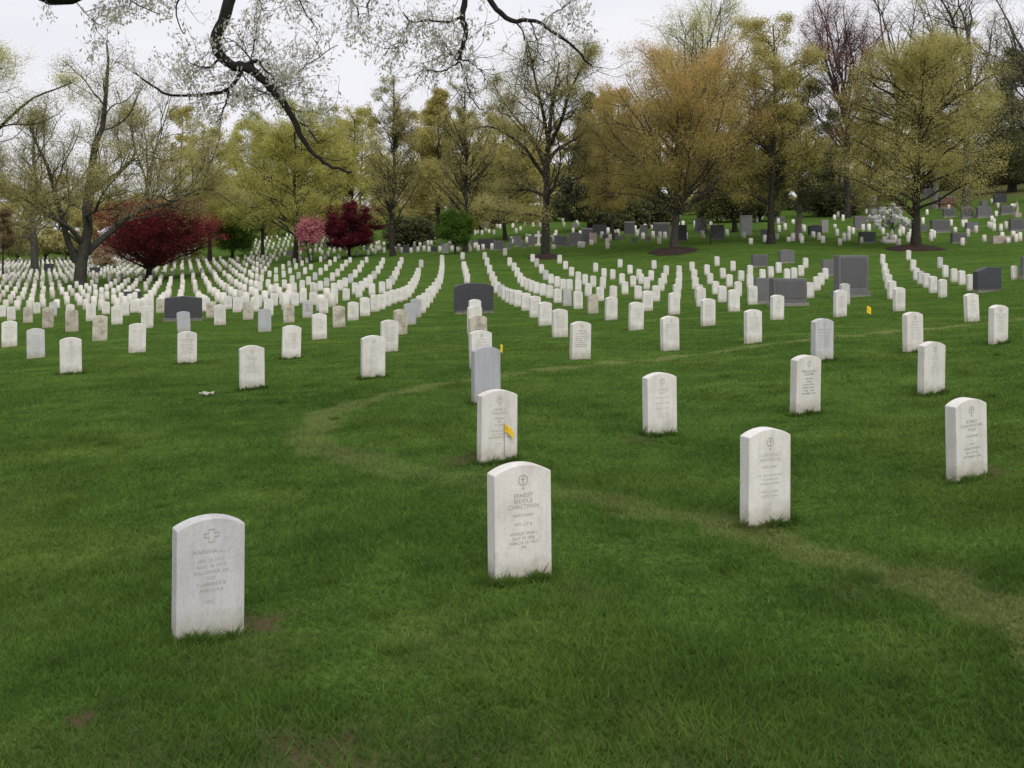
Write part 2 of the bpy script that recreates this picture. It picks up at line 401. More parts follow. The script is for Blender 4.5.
def build_grass(n=560000, stones=()):
    u = RNG.uniform(-.64, .64, n); lz = RNG.uniform(math.log(3.2), math.log(46), n)
    # the lawn goes on past both edges of the view and up to the viewer's feet, thinning out gradually
    m_ = 1100000; u2 = RNG.uniform(-1.7, 1.7, m_); l2 = RNG.uniform(math.log(1.1), math.log(46), m_)
    k_ = ((np.abs(u2) > .64) | (l2 < math.log(3.2))) & (RNG.random(m_) < np.clip(1.35 - np.abs(u2) * np.exp(l2) / 34, 0, 1))
    u = np.concatenate([u, u2[k_]]); lz = np.concatenate([lz, l2[k_]]); n = len(u)
    Z = np.exp(lz); X = u * Z
    # extra long blades round the foot of the near stones, where the mower misses
    ex, ey, ez = [], [], []
    for (sx, sy, yaw, w, t) in stones:
        k = int(np.clip(2600 / (sy / 5), 300, 2600))
        side = RNG.uniform(0, 2 * (w + t), k); a = np.empty(k); b = np.empty(k)
        o = .012 + np.abs(RNG.normal(0, .022, k))
        m1 = side < w; m2 = (side >= w) & (side < w + t); m3 = (side >= w + t) & (side < 2 * w + t); m4 = side >= 2 * w + t
        a[m1] = side[m1] - w / 2; b[m1] = -t / 2 - o[m1]
        a[m2] = w / 2 + o[m2]; b[m2] = side[m2] - w - t / 2
        a[m3] = side[m3] - w - t - w / 2; b[m3] = t / 2 + o[m3]
        a[m4] = -w / 2 - o[m4]; b[m4] = side[m4] - 2 * w - t - t / 2
        ex.append(sx + a * math.cos(yaw) - b * math.sin(yaw)); ey.append(sy + a * math.sin(yaw) + b * math.cos(yaw)); tuft = np.clip(np.sin(side * 31 + sx * 9) + .6 * np.sin(side * 83 + sy * 7), 0, 1.5); ez.append(RNG.uniform(.45, 1.15, k) * (1 + tuft))
    h = RNG.uniform(.020, .052, n) * np.clip(1.15 - .02 * Z, .6, 1) * (1 + .35 * np.sin(X * 2.1) * np.sin(Z * 1.7 + X))
    if ex:
        X = np.concatenate([X] + ex); Z = np.concatenate([Z] + ey); h = np.concatenate([h, .040 * np.concatenate(ez)]); n = len(X)
    tx, tz, th_ = [], [], []
    for k in range(170):
        uu = RNG.uniform(-.55, .55); zz = math.exp(RNG.uniform(math.log(3.6), math.log(15))); c_ = int(RNG.integers(25, 90)); r_ = RNG.uniform(.03, .12)
        tx.append(uu * zz + RNG.normal(0, r_, c_)); tz.append(zz + RNG.normal(0, r_ * .8, c_)); th_.append(RNG.uniform(.04, .07, c_))
    X = np.concatenate([X] + tx); Z = np.concatenate([Z] + tz); h = np.concatenate([h] + th_); n = len(X)
    wn = worn_at(X, Z); so = soil_at(X, Z)
    keep = RNG.random(n) > so * .9
    X, Z, h, wn = X[keep], Z[keep], h[keep], wn[keep]; n = len(X)
    h = h * (1 - .45 * wn)
    z = ground(X, Z)
    wd = (.0022 + .00035 * Z) * RNG.uniform(.7, 1.4, n)
    th = RNG.uniform(0, 2 * np.pi, n); lean = RNG.uniform(.3, 1.5, n) * h
    ph = RNG.uniform(0, 2 * np.pi, n)
    dx, dy = np.cos(th) * wd, np.sin(th) * wd
    B = np.stack([X, Z, z - .006], -1)
    v0 = B + np.stack([dx, dy, 0 * dx], -1); v1 = B - np.stack([dx, dy, 0 * dx], -1)
    v2 = B + np.stack([np.cos(ph) * lean, np.sin(ph) * lean, h], -1)
    V = np.stack([v0, v1, v2], 1).reshape(-1, 3)
    tint = np.clip(RNG.beta(2, 2.2, n) + .0, 0, 1); tint[RNG.random(n) < .006] = 1
    me = mesh_np('grass', V, [np.arange(3 * n).reshape(-1, 3)], M_blades(), {'tint': np.repeat(tint, 3), 'worn': np.repeat(wn, 3)})
    tag(link('grass', me), 'short mown grass blades with a paler worn track curving through', 'grass', None, 'stuff')

# ---------------------------------------------------------------- headstones
def slab_mesh(name, w, h, t, rise, bevel, foot=.25, arc=14):
    """upright slab with a segmental arched head, front towards -Y, ground at z = 0"""
    bm = bmesh.new()
    pts = [(-w / 2, -foot), (w / 2, -foot)]
    sh = h - rise; R = (w * w / 4 + rise * rise) / (2 * rise); cz = h - R
    a0 = math.asin(w / 2 / R)
    for k in range(arc + 1):
        a = a0 - 2 * a0 * k / arc
        pts.append((R * math.sin(a), cz + R * math.cos(a)))
    f = bm.faces.new([bm.verts.new((x, -t / 2, z)) for x, z in pts])
    r = bmesh.ops.extrude_face_region(bm, geom=[f])
    for v in r['geom']:
        if isinstance(v, bmesh.types.BMVert): v.co.y = t / 2
    bmesh.ops.recalc_face_normals(bm, faces=bm.faces)
    if bevel:
        es = [e for e in bm.edges if e.calc_face_angle(0) > .45 and max(v.co.z for v in e.verts) > 0]
        bmesh.ops.bevel(bm, geom=es, offset=bevel, segments=2, profile=.6, affect='EDGES')
    return bm_mesh(name, bm, None)

SW, SH, ST = .334, .605, .10
SLAB = {'near': slab_mesh('headstone_slab', SW, SH, ST, .045, .006, arc=18), 'mid': slab_mesh('headstone_slab_small', SW, SH, ST, .045, .007, arc=8),
        'far': slab_mesh('headstone_slab_far', SW, SH, ST, .05, 0, arc=4)}
SLABM = {}
for k, me in SLAB.items():
    for mk in ('white', 'grey', 'palegrey', 'tan'):
        c = me.copy(); c.materials.append(M[mk]); SLABM[k, mk] = c

def text_mesh(lines, widths=None):
    """carved lines: list of (text, cap height, z of the baseline); one mesh on the front face"""
    V, Fc = [], []
    for s, size, z in lines:
        cu = bpy.data.curves.new('carving', 'FONT'); cu.body = s; cu.size = size * 1.42; cu.align_x = 'CENTER'; cu.resolution_u = 2; cu.space_character = 1.08
        o = bpy.data.objects.new('carving', cu); COL.objects.link(o)
        bpy.context.view_layer.update()
        me = bpy.data.meshes.new_from_object(o.evaluated_get(bpy.context.evaluated_depsgraph_get()))
        co = np.empty(len(me.vertices) * 3, np.float32); me.vertices.foreach_get('co', co); co = co.reshape(-1, 3)
        if len(co):
            wmax = .262; span = co[:, 0].max() - co[:, 0].min()
            sx = min(1.0, wmax / span) if span > 0 else 1
            b = len(V)
            V.extend([(x * sx, 0, y + z) for x, y, _ in co])
            Fc.extend([[b + i for i in p.vertices] for p in me.polygons])
        bpy.data.objects.remove(o); bpy.data.curves.remove(cu); bpy.data.meshes.remove(me)
    out = bpy.data.meshes.new('lettering'); out.from_pydata(V, [], Fc); out.update()
    return out

def dash_mesh(seed, rows=8):
    """small illegible carved strokes in rows, for stones too far off to read"""
    r = random.Random(seed); V, Fc = [], []
    z = .445
    for k in range(rows):
        big = k < 2; hgt = .020 if big else .014
        ln = r.uniform(.10, .24); x = -ln / 2
        while x < ln / 2:
            wd = r.uniform(.008, .014) * (1.2 if big else 1)
            for (ax, az, bx, bz) in ((0, 0, .0045, hgt), (0, hgt - .004 if r.random() < .6 else hgt * .45, wd, hgt if r.random() < .6 else hgt * .45 + .003)):
                b = len(V); V += [(x + ax, 0, z + az), (x + bx, 0, z + az), (x + bx, 0, z + bz), (x + ax, 0, z + bz)]
                Fc.append((b, b + 1, b + 2, b + 3))
            x += wd + .005
            if r.random() < .15: x += .014
        z -= .040 if big else .032
    me = bpy.data.meshes.new('lettering'); me.from_pydata(V, [], Fc); me.update()
    return me

def emblem_mesh(kind):
    V, Fc = [], []
    def quad(x0, z0, x1, z1):
        b = len(V); V.extend([(x0, 0, z0), (x1, 0, z0), (x1, 0, z1), (x0, 0, z1)]); Fc.append((b, b + 1, b + 2, b + 3))
    z0 = .525
    n = 28
    if kind == 'ring':
        for r0, r1 in ((.0235, .0285),):
            b = len(V)
            for k in range(n):
                a = 2 * math.pi * k / n
                V.extend([(r0 * math.cos(a), 0, z0 + r0 * math.sin(a)), (r1 * math.cos(a), 0, z0 + r1 * math.sin(a))])
            for k in range(n):
                i, j = b + 2 * k, b + 2 * ((k + 1) % n); Fc.append((i, i + 1, j + 1, j))
        quad(-.0028, z0 - .020, .0028, z0 + .020); quad(-.013, z0 + .002, -.0028, z0 + .0075); quad(.0028, z0 + .002, .013, z0 + .0075)
        quad(-.006, z0 - .046, .006, z0 - .036)
    else:
        # plain cross with splayed arms, drawn as an outline
        for x0, x1, za, zb in ((-.012, .012, .024, .029), (-.033, -.012, .006, .011), (.012, .033, .006, .011), (-.033, -.012, -.013, -.008), (.012, .033, -.013, -.008), (-.012, .012, -.038, -.033)):
            quad(x0, z0 + za, x1, z0 + zb)
        for x0, x1, za, zb in ((-.015, -.012, .011, .029), (.012, .015, .011, .029), (-.036, -.033, -.013, .011), (.033, .036, -.013, .011), (-.015, -.012, -.038, -.013), (.012, .015, -.038, -.013)):
            quad(x0, z0 + za, x1, z0 + zb)
    me = bpy.data.meshes.new('emblem'); me.from_pydata(V, [], Fc); me.update()
    return me

EMB = {k: emblem_mesh(k) for k in ('ring', 'cross')}
for e in EMB.values(): e.materials.append(M['carved'])
DASH = [dash_mesh(s) for s in range(6)]
for d in DASH: d.materials.append(M['carved'])
DASH_T = [dash_mesh(s + 20) for s in range(3)]
for d in DASH_T: d.materials.append(M['carved_dark'])

def lines(top, names, rest, nh=.021, rh=.0155, gap=.030, rgap=.026, skip=.012):
    z = top; out = []
    for s in names: out.append((s, nh, z)); z -= gap
    z -= skip
    for s in rest:
        if s: out.append((s, rh, z))
        z -= rgap
    return out

STONE_GROUP = 'white marble headstones in rows on the lawn'
near_feet = []
def put_stone(px, py, hpx=None, mk='white', label=None, detail='far', yaw=None, insc=None, emb=None, carve='carved', tilt=None, wscale=1.0, foot=False, group=STONE_GROUP):
    X, Y, z = at(px, py + .028 * (hpx or 0))
    o = bpy.data.objects.new('headstone', SLABM[detail, mk]); COL.objects.link(o)
    yw = math.radians(27 + random.gauss(0, 2.0)) if yaw is None else math.radians(yaw)
    s = random.uniform(.97, 1.07) if hpx is None else hpx * 1.035 * Y / F / SH
    tl = (random.gauss(0, .016), random.gauss(0, .016)) if tilt is None else tilt
    o.location = (X, Y, z - .01); o.rotation_euler = (tl[0], tl[1], yw); o.scale = (wscale * (1 if hpx is None else 1), 1, s)
    tag(o, label, 'headstone', group)
    kids = []
    if insc is not None: kids.append(('lettering', insc))
    if emb is not None: kids.append(('emblem', emb))
    for nm, me in kids:
        c = link(nm, me, o); c.location = (0, -ST / 2 - .0014, 0)
    if foot: near_feet.append((X, Y, yw, SW * wscale, ST))
    return o

def insc(ls, mk='carved'):
    me = text_mesh(ls); me.materials.append(M[mk]); return me

E1, E2 = EMB['ring'], EMB['cross']
# near stones, read as far as the photograph lets one read them
put_stone(208, 634, 119, 'palegrey', 'large pale grey headstone nearest the viewer, standing alone at lower left', 'near', 31, insc(lines(.437, ['MARSHALL   J'], ['JAN 25 1917', 'AUG 18 1977', 'DAUGHTER OF', 'SGT', 'CLARENCE B', 'AND LULA', '', 'PFC'], nh=.020, rh=.0165, rgap=.029), 'carved'), E2, wscale=1.0, tilt=(0, .008), foot=True)
put_stone(520, 575, 113, 'white', 'bright white headstone second nearest the viewer, at lower centre, with carved ring emblem', 'near', 25, insc(lines(.437, ['ERNEST', 'BIDDLE', 'CHRISTMAN'], ['MARYLAND', '', 'PVT CO K', '', 'WORLD WAR I', 'JULY 10 1896', 'MARCH 14 1965', 'PH'], nh=.022, gap=.0285, rgap=.0235), 'carved'), E1, foot=True, tilt=(-.01, -.006))
put_stone(765, 521, 94, 'white', 'white headstone in front of the pale worn track, right of centre', 'near', 24, insc(lines(.437, ['CLARENCE E', 'ANDERSON'], ['NEW JERSEY', '', 'SGT 312 INFANTRY', '78 DIVISION', 'WORLD WAR I', '', 'MAY 12 1894', 'JUNE 3 1962'], nh=.021, rgap=.0255), 'carved_pale'), E1, foot=True, tilt=(.0, .006))
put_stone(967, 477, 80, 'white', 'white headstone at right edge, front one, with thick shaded side and chipped foot', 'near', 27, insc(lines(.432, ['ROBERT', 'VON MOSCHIN', 'TEAM'], ['CALIFORNIA', 'S', 'CAPT', 'WORLD WAR II', 'AUG 14 1921', 'SEPTEMBER 3 1966'], nh=.022, rgap=.030), 'carved'), E1, foot=True, tilt=(.01, -.035))
put_stone(497, 459, 70, 'white', 'white headstone with yellow marker flag across its face, before a grey stone', 'near', 25, insc(lines(.437, ['JOHN H', 'WALLACE'], ['VIRGINIA', 'CPL', 'US ARMY', '', 'WORLD WAR I', 'JULY 22 1895', 'NOVEMBER 11 1964', '', 'PH']), 'carved'), E1, foot=True)
put_stone(486, 401, 55, 'grey', 'blank blue grey headstone standing directly behind the yellow flagged white stone', 'near', 26, foot=True)
put_stone(660, 433, 61, 'white', 'white headstone alone in the lawn between the two arms of the track', 'near', 25, insc(lines(.437, ['GEORGE', 'HALL'], ['PENNSYLVANIA', 'SGT', 'FIELD ARTILLERY', '', 'WORLD WAR II', '', 'MAY 1 1915', 'JULY 18 1963']), 'carved_pale'), E1, foot=True)
put_stone(805, 412, 57.5, 'white', 'white headstone with crisp dark lettering and stained side, before a grey streaked stone', 'near', 27, insc(lines(.437, ['WALLACE H', 'CULVER'], ['MISSOURI', 'MAJOR', 'US AIR FORCE', 'WORLD WAR II', 'APRIL 7 1908', 'SEPTEMBER 2 1963'], nh=.023, rgap=.030), 'carved_dark'), E1, foot=True)
put_stone(931, 393, 52, 'white', 'white headstone overlapping the one behind it, upper right of the track end', 'near', 26, insc(lines(.437, ['HENRY', 'LOWELL'], ['OHIO', 'COL', 'INFANTRY', 'WORLD WAR I', 'MAY 30 1890', 'JUNE 11 1962']), 'carved_pale'), E1, foot=True)
put_stone(822, 360, 42, 'palegrey', 'white headstone with grey streaks behind the stone with crisp dark lettering', 'near', 26, DASH[0], E1, foot=True)
put_stone(913, 351, 39.5, 'white', 'white headstone half hidden behind a nearer one, on the far track edge', 'near', 27, DASH[1], E1, foot=True)
put_stone(998, 343, 38.5, 'white', 'white headstone with thick grey side on the track at right edge', 'near', 28, DASH[2], E1, foot=True)
put_stone(972, 321, 28, 'white', 'white headstone in front of the dark sloping topped monument', 'near', 25, DASH[3])
put_stone(252, 388, 43, 'white', 'white headstone with grey foot stain in left lawn, nearest after the lower left stone', 'near', 25, insc(lines(.437, ['FRANK C', 'SPENCER'], ['OHIO', '1ST LIEUT', '308 FIELD ARTILLERY', 'WORLD WAR I', 'MARCH 5 1893', 'SEPTEMBER 12 1961']), 'carved'), E1, foot=True)
put_stone(373, 377, 42, 'white', 'white headstone overlapping another at the near end of the central left curve', 'near', 23, insc(lines(.437, ['WILLIAM R', 'MASON'], ['TEXAS', 'MSGT', 'US ARMY', '', 'WORLD WAR II', 'JAN 3 1911', 'MAY 20 1963']), 'carved_pale'), E1, foot=True)
put_stone(71, 373, 36, 'white', 'white headstone with faint red lettering, nearest at the left edge', 'near', 22, DASH[4], E1, foot=True)
put_stone(187, 363, 32, 'white', 'white headstone with dark lettering hiding the foot of a grey stone', 'near', 22, DASH_T[0], E1, foot=True)
put_stone(291, 358, 33, 'white', 'plain white headstone straight ahead of the tan ones, left of centre', 'near', 23, DASH[5], foot=True)
put_stone(137, 351.5, 28.5, 'white', 'white headstone standing clear between the light grey one and the dark lettered one', 'near', 22, DASH[0])
put_stone(36, 357, 29, 'palegrey', 'light grey headstone second from the left edge', 'near', 22, DASH[1])
put_stone(9.5, 346, 25.5, 'white', 'white headstone at the extreme left edge of the lawn', 'near', 21, DASH[2])
put_stone(840, 316, 26.5, 'white', 'white headstone overlapping a grey one before the tall grey monument', 'near', 26, DASH[3])
put_stone(845, 304, 21, 'palegrey', 'light grey headstone tucked between white stone and tall grey monument', 'mid', 26)
put_stone(777, 319, 24.5, 'white', 'white headstone before the wide double grey slab monument', 'near', 25, DASH[4])
put_stone(753, 342, 33, 'white', 'white headstone leading the middle group, front of the yard below mulched orange tree', 'near', 26, DASH[5], E1)
put_stone(670, 349.5, 34, 'white', 'white headstone with chamfered shaded side, front of the second curved row', 'near', 25, DASH[0], E1)
put_stone(580, 358, 37, 'white', 'white headstone with stained lower half, front of the first curved row', 'near', 24, DASH_T[1], E1)
put_stone(481, 367, 37, 'white', 'white headstone directly behind the blue grey stone', 'near', 26, DASH[1], E1)
put_stone(478, 350, 35, 'tan', 'tan weathered headstone in the file before the arched dark monument', 'near', 26, DASH_T[1])
put_stone(474.5, 333.5, 28, 'white', 'white headstone just in front of the arched dark monument, nearer of two', 'near', 26)
put_stone(474.8, 323, 24, 'white', 'white headstone nearly touching the arched dark monument', 'mid', 26)
put_stone(389, 350.5, 31, 'white', 'white headstone between tan stone and the front stone of the central left curve', 'near', 24, DASH[2])
put_stone(400, 334, 25, 'tan', 'tan weathered headstone in the central left curve, beside grey stones', 'mid', 25, DASH_T[2])
put_stone(410, 324, 21, 'grey', 'nearer grey headstone of a pair in the central left curve', 'mid', 25)
put_stone(415.8, 317, 18.5, 'grey', 'farther grey headstone of a pair in the central left curve', 'mid', 25)
put_stone(339, 326.5, 21, 'tan', 'tan headstone ending a short white file left of centre', 'mid', 22, DASH_T[0])
put_stone(319.5, 338.5, 25.5, 'white', 'white headstone between tan stones, behind the plain white one', 'near', 22, DASH[3])
put_stone(289, 322, 19, 'tan', 'brown stained headstone left of the small grey stone', 'mid', 22, DASH_T[1])
put_stone(264.6, 331, 22.5, 'grey', 'slate grey headstone alone left of the brown stained one', 'mid', 22)
put_stone(307.5, 317, 17, 'palegrey', 'stained grey headstone with tan cap between brown and white stones', 'mid', 22, DASH_T[2])
put_stone(184, 331.5, 20.5, 'grey', 'grey headstone before the dark monument with peaked top', 'mid', 22)
put_stone(72, 331, 21.5, 'tan', 'dark tan headstone with white stone right behind it, left field', 'mid', 21, DASH_T[0])
put_stone(99.8, 340, 25, 'tan', 'tall tan headstone left of the first white one before red maple', 'near', 21, DASH_T[1])
put_stone(48, 327, 20, 'tan', 'light tan headstone overlapped by grey one, left field', 'mid', 21, DASH_T[2])
put_stone(28, 322.5, 16, 'tan', 'brown grey headstone in the left field beside a white one', 'mid', 21, DASH_T[0])
put_stone(53, 315.5, 14, 'palegrey', 'pale grey headstone behind a light tan one, left field', 'mid', 21)
put_stone(248, 319, 18, 'tan', 'mottled tan headstone right of the peaked dark monument', 'mid', 22, DASH_T[1])
put_stone(211, 317, 16, 'tan', 'beige headstone against the right end of the peaked dark monument', 'mid', 22, DASH_T[2])
put_stone(160, 312.5, 14, 'tan', 'beige headstone against the left end of the peaked dark monument', 'mid', 22, DASH_T[0])
put_stone(1014.8, 279, 13.5, 'white', 'white headstone left of the grey monument cut by the right edge', 'mid', 25)
put_stone(970.6, 290, 16, 'white', 'white headstone peeping out from behind the sloping topped dark monument', 'mid', 25)
put_stone(421, 267.5, 8, 'palegrey', 'grey headstone standing apart between two rows below the fresh green tree', 'far', 25)
put_stone(462.5, 259.5, 7.5, 'white', 'single white headstone at the foot of the trunk beside fresh green tree', 'far', 25)
put_stone(505, 255.5, 7.5, 'white', 'single white headstone on the crest left of the big bare tree', 'far', 25)

ORD = ['frontmost', 'second', 'third', 'fourth', 'fifth', 'sixth', 'seventh', 'eighth', 'ninth', 'tenth', 'eleventh', 'twelfth', 'thirteenth', 'fourteenth', 'fifteenth', 'sixteenth', 'seventeenth', 'eighteenth', 'nineteenth', 'twentieth', 'twenty-first', 'twenty-second']
def row(desc, pts, tans=(), greys=(), yaw=25):
    """pts: feet, far to near; every stone gets its ordinal counted from the viewer"""
    pts = list(pts)[::-1]
    for k, (px, py) in enumerate(pts):
        mk = 'tan' if k in tans else ('palegrey' if k in greys else 'white')
        cn = {'tan': 'tan', 'palegrey': 'greyish', 'white': 'white'}[mk]
        o = ORD[k]
        det = 'mid' if py > 285 else 'far'
        put_stone(px, py, None, mk, f'{cn} headstone, {o}{"" if k == 0 else " from front"} in {desc}', det, yaw + random.gauss(0, 2), DASH[k % 6] if (py > 300) else None)

row('first curved row right of the arched monument', [(484.6,259.5),(487,266),(489.5,274),(492,281),(494,287),(497,293),(501,296.5),(505,300),(509,302.5),(513,304.5),(518,306.5),(526,310.5),(535,317.5),(545,325.5),(560,337)], greys=(8,), yaw=24)
row('second curved row right of the arched monument', [(509.6,266),(514,271),(517,277),(520,283),(523,287),(527.6,290),(531.5,292),(536.5,293.7),(542.7,295.6),(549.5,298),(557.6,302.8),(567,306),(578,309),(593,313.4),(611,320),(636,330)], tans=(2,), greys=(4,), yaw=24)
row('third curved row, starting left of the bare tree', [(532.6,262),(536.6,267),(541.5,273.5),(545.5,280),(551,284),(557,287.5),(563,290.2),(569.5,291.2),(578,291.8),(588,295.8),(600,301),(647.5,311),(674,314.5),(708,325.5)], greys=(10, 12), yaw=25)
row('fourth curved row, starting right of the bare tree', [(559.5,263.5),(565.4,269.4),(571.4,276.3),(578,282),(585,284.6),(593,287.2),(602.6,288.8),(613,300),(625,294.2),(638,299.2),(656,301.3),(701,306.5),(734,311.5)], yaw=25)
row('sloping file right of the fourth curved row', [(595.5,272),(604,277.5),(612.6,279.3),(622,284.6),(633,286.6)], yaw=25)
row('loose file left of the long mulch bed', [(620,267.5),(630,274),(639,279.3),(646.5,289.3)], yaw=25)
row('short file below the mulch bed, left one', [(654,269),(651,280.6),(641,284)], yaw=25)
row('short file below the mulch bed, middle one', [(666,275.6),(664,284),(661,291)], yaw=25)
row('straight column below the mulch bed right end', [(679,276),(679,283),(678.5,290),(677,299)], yaw=25)
row('straight column below the bare sapling, left one', [(692,271),(694,280),(695,289),(698.7,299)], yaw=25)
row('slanting file below the bare sapling, right one', [(707,275),(710,284),(715.6,294.3),(722,302.3)], yaw=25)
row('slanting file left of the small grey slab', [(717,266),(723,278.3),(729.4,287),(738,296.5),(752.5,304.5)], yaw=25)
row('file between the two small grey slabs, left one', [(733,271),(741,281.3),(750,287)], yaw=25)
row('file ending behind the double grey slab', [(750,276),(762.5,280),(771,277.5),(778.6,273)], yaw=25)
row('short file right of the double grey slab', [(805.5,268),(801,276),(794,279.5),(787,281)], yaw=25)
row('column left of the tall grey monument', [(825.5,279.3),(821,285.3),(817,290.5),(810,298)], yaw=25)
row('pair peeping over the tall grey monument', [(858,268),(831,271)], yaw=25)
row('column climbing to the mulched olive tree', [(882.6,264.3),(884.6,274),(886,281),(888.4,289),(892,299),(899,311)], yaw=26)
row('curved file right of the mulched olive tree', [(908.5,260),(913,271),(916.4,280),(920.4,284),(926.4,287.5),(933,293),(942.5,297.5)], greys=(3,), yaw=26)
row('short file left of the sloping topped monument', [(940,268),(945.4,277.3),(954,282),(962,285)], greys=(3,), yaw=26)
row('curved row climbing left of the arched monument', [(442,262.5),(442,266.5),(442,270.5),(441.7,274.5),(441,279),(440,284),(438,289.5),(435,293.5),(432,298),(429,303),(425,308),(421,313)], yaw=24)
row('short column directly behind the arched monument', [(464,270),(465,274),(466,278),(467,283)], yaw=24)
row('second row left of the arched monument', [(418,277),(417,281),(415.5,285),(413.5,289),(411,293.5),(408,297.5),(404,300.3),(399,301.6),(393,303.6),(387,306.3),(381,309.3),(375,311.5),(365,316),(353,320.3)], yaw=23)
row('third row left of the arched monument', [(401.5,264),(399.6,269),(397,275.6),(394.6,280.6),(392,285),(389,289.5),(382,293.3),(372,295.4),(359,297.6),(346,300.4),(334,304.3),(323.5,313.2)], greys=(7,), yaw=23)
row('row climbing to the dark trunk of the poplar', [(383,264),(381,269),(378,274),(374,279.3),(370,284.2),(366,287.8),(361.6,291.3),(355,294)], greys=(4,), yaw=22)
row('row ending right of the wine maple trunk', [(366.6,263),(362,267.5),(359.5,272.5),(355,277.7),(350.6,283),(345,287.7),(340,290.5),(334,294)], greys=(3,), yaw=22)
row('row ending at the wine maple trunk', [(350,263),(346,266.5),(342,271),(337.5,276.6),(332.5,281.2),(326.6,287),(320.4,290.6),(313,292.8)], greys=(2,), yaw=22)
row('row ending left of the wine maple trunk', [(339,259),(335,262),(330,266),(326,271),(320.6,275.2),(315,280.3),(308.5,285.2),(302,289.3),(294,293)], greys=(3,), yaw=22)
row('row ending under the pink azalea', [(325,260),(320.6,262),(311,270),(305,274.3),(298.5,279),(292,283.6),(284.5,288.2),(276,292.4)], greys=(3,), yaw=22)
row('row ending right of the straight grey trunk', [(311.6,260.6),(307,263),(302,266),(296,269.4),(290,273.8),(283.7,277.7),(276,282),(268,287.2),(260,290.8)], yaw=22)
row('row ending at the straight grey trunk', [(300,260.6),(294.5,263.4),(289,266.2),(283,270),(276,273.5),(269.5,277.2),(261.6,282)], greys=(4,), yaw=22)
# the broken white line of stones along the near edge of the left field
LINE = [(2.5,317),(11.5,320.5),(37,313.5),(70,318),(91,321),(106,314),(117,324.5),(125,315.5),(134,312.5),(142,313),(147,328),(150,311.5),(206,311.5),(220,325),(237,312.3),(245,309.5),(228,309),(255,311.5),(258,307.5),(268.5,315.5),(274,306),(283,304.5),(295,306),(303,303),(313,305)]
for k, (px, py) in enumerate(sorted(LINE)):
    o = ORD[k] if k < len(ORD) else None
    lab = f'white headstone, {o if o != "frontmost" else "first"} from left along the left field front edge' if k < 13 else f'white headstone, {["last", "second last", "third last", "fourth last", "fifth last", "sixth last", "seventh last", "eighth last", "ninth last", "tenth last", "eleventh last", "twelfth last"][len(LINE) - 1 - k]} along the left field front edge'
    put_stone(px, py, None, 'white', lab, 'mid', 21 + random.gauss(0, 2), DASH[k % 6])

indiv = [o for o in COL.objects if o.get('category') == 'headstone']
IXY = np.array([(o.location.x, o.location.y) for o in indiv])
# the countless small stones farther off, one field: straight lattice on the left, scattered rows on the far slopes
def field():
    P = []
    a = np.array((1.768, 1.152)); c = np.array((-1.779, 2.253))
    o = np.array(on(182, 80)[:2])
    for i in range(-120, 140):
        for j in range(-40, 90):
            x, y = o + a * i + c * j
            if y < 40 or y > 205: continue
            z = float(ground(x, y)); px, py = pxy(x, y, z)
            if px < -70 or py > 312: continue
            lim = 258 if py > 283 else 258 + (283 - py) * .9
            if py > 294: lim = 335
            if px > lim or (py < 259 and px > 195): continue
            if ((IXY - (x, y)) ** 2).sum(1).min() < .9: continue
            if random.random() < .05: continue
            P.append((x + random.gauss(0, .05), y + random.gauss(0, .05), z, 1.0, 25))
    # grid of stones on the slope seen under the yellow trees
    for r_, (py, Z) in enumerate([(257,140),(251,150),(245,160),(239,168),(233,178),(227,188)]):
        for px in range(250, 352, 5):
            if random.random() < .12: continue
            x, y, z = on(px + random.uniform(-.6, .6) + r_ * 1.3, Z + random.uniform(-.8, .8)); P.append((x, y, z, 1.0, 20))
    spots = [(833,214),(838,217),(843,221),(804,232),(837,236),(844,241),(819,240),(823,243),(793,241),(802,243),(785,230),(779,232),(849,233),(853,234),(863,231),(869,231),(883,234),(903,234),
      (927,215),(923,224),(934,238),(908,242),(951,226),(963,227),(968,237),(976,233),(989,228),(998,208),(1001,231),(1006,229),(992,222),(1020,241),(931,241),(958,242),(1016,242),(994,231),
      (643,239),(653,238),(660,239),(665,239),(686,239),(703,238),(727,236),(744,238),(765,242),(711,228),(757,222),(762,219),(695,227),(645,230),(683,226),
      (602,238),(608,233),(614,236),(618,236),(626,230),(633,233),(637,236),(610,241),(577,225),(563,222),(564,227),(556,235),(596,235),(540,227),(533,227),(525,226),(530,223),(525,220),(516,222),(513,228),(520,246),(527,243),(533,244),(552,242),
      (478,251),(483,250),(492,250),(505,234),(494,235),(482,235),(475,235),(473,228),(490,225),(497,224),(503,224),(500,229),(508,219),(512,217),(470,252),(475,248),(452,251),(458,251),(450,245),(434,241),(428,241),(422,241),(411,253),(418,252),(424,251),(429,252),(440,252),(402,253),(399,249),(404,244),(398,244),(392,253),(446,238),(415,247),(420,247),(428,246),
      (357,256),(364,250),(368,255),(376,250),(379,245),(384,253),(347,253),(340,251),(334,253),(328,256),(322,255),(345,245),(336,245),(371,249),(375,254)]
    for px, py in spots:
        x, y, z = at(px, py); P.append((x, y, z, 1.06, 20))
    for k in range(140):
        px = random.uniform(360, 1030); py = random.uniform(203, 247) if px > 620 else random.uniform(218, 250)
        if px < 470: py = random.uniform(240, 253)
        x, y, z = at(px, py); P.append((x, y, z, random.choice((.7, .85, 1.0)), 20))
    return P
FIELD = field()
me0 = SLAB['far']
v0 = np.array([v.co for v in me0.vertices]); f0 = [tuple(p.vertices) for p in me0.polygons]
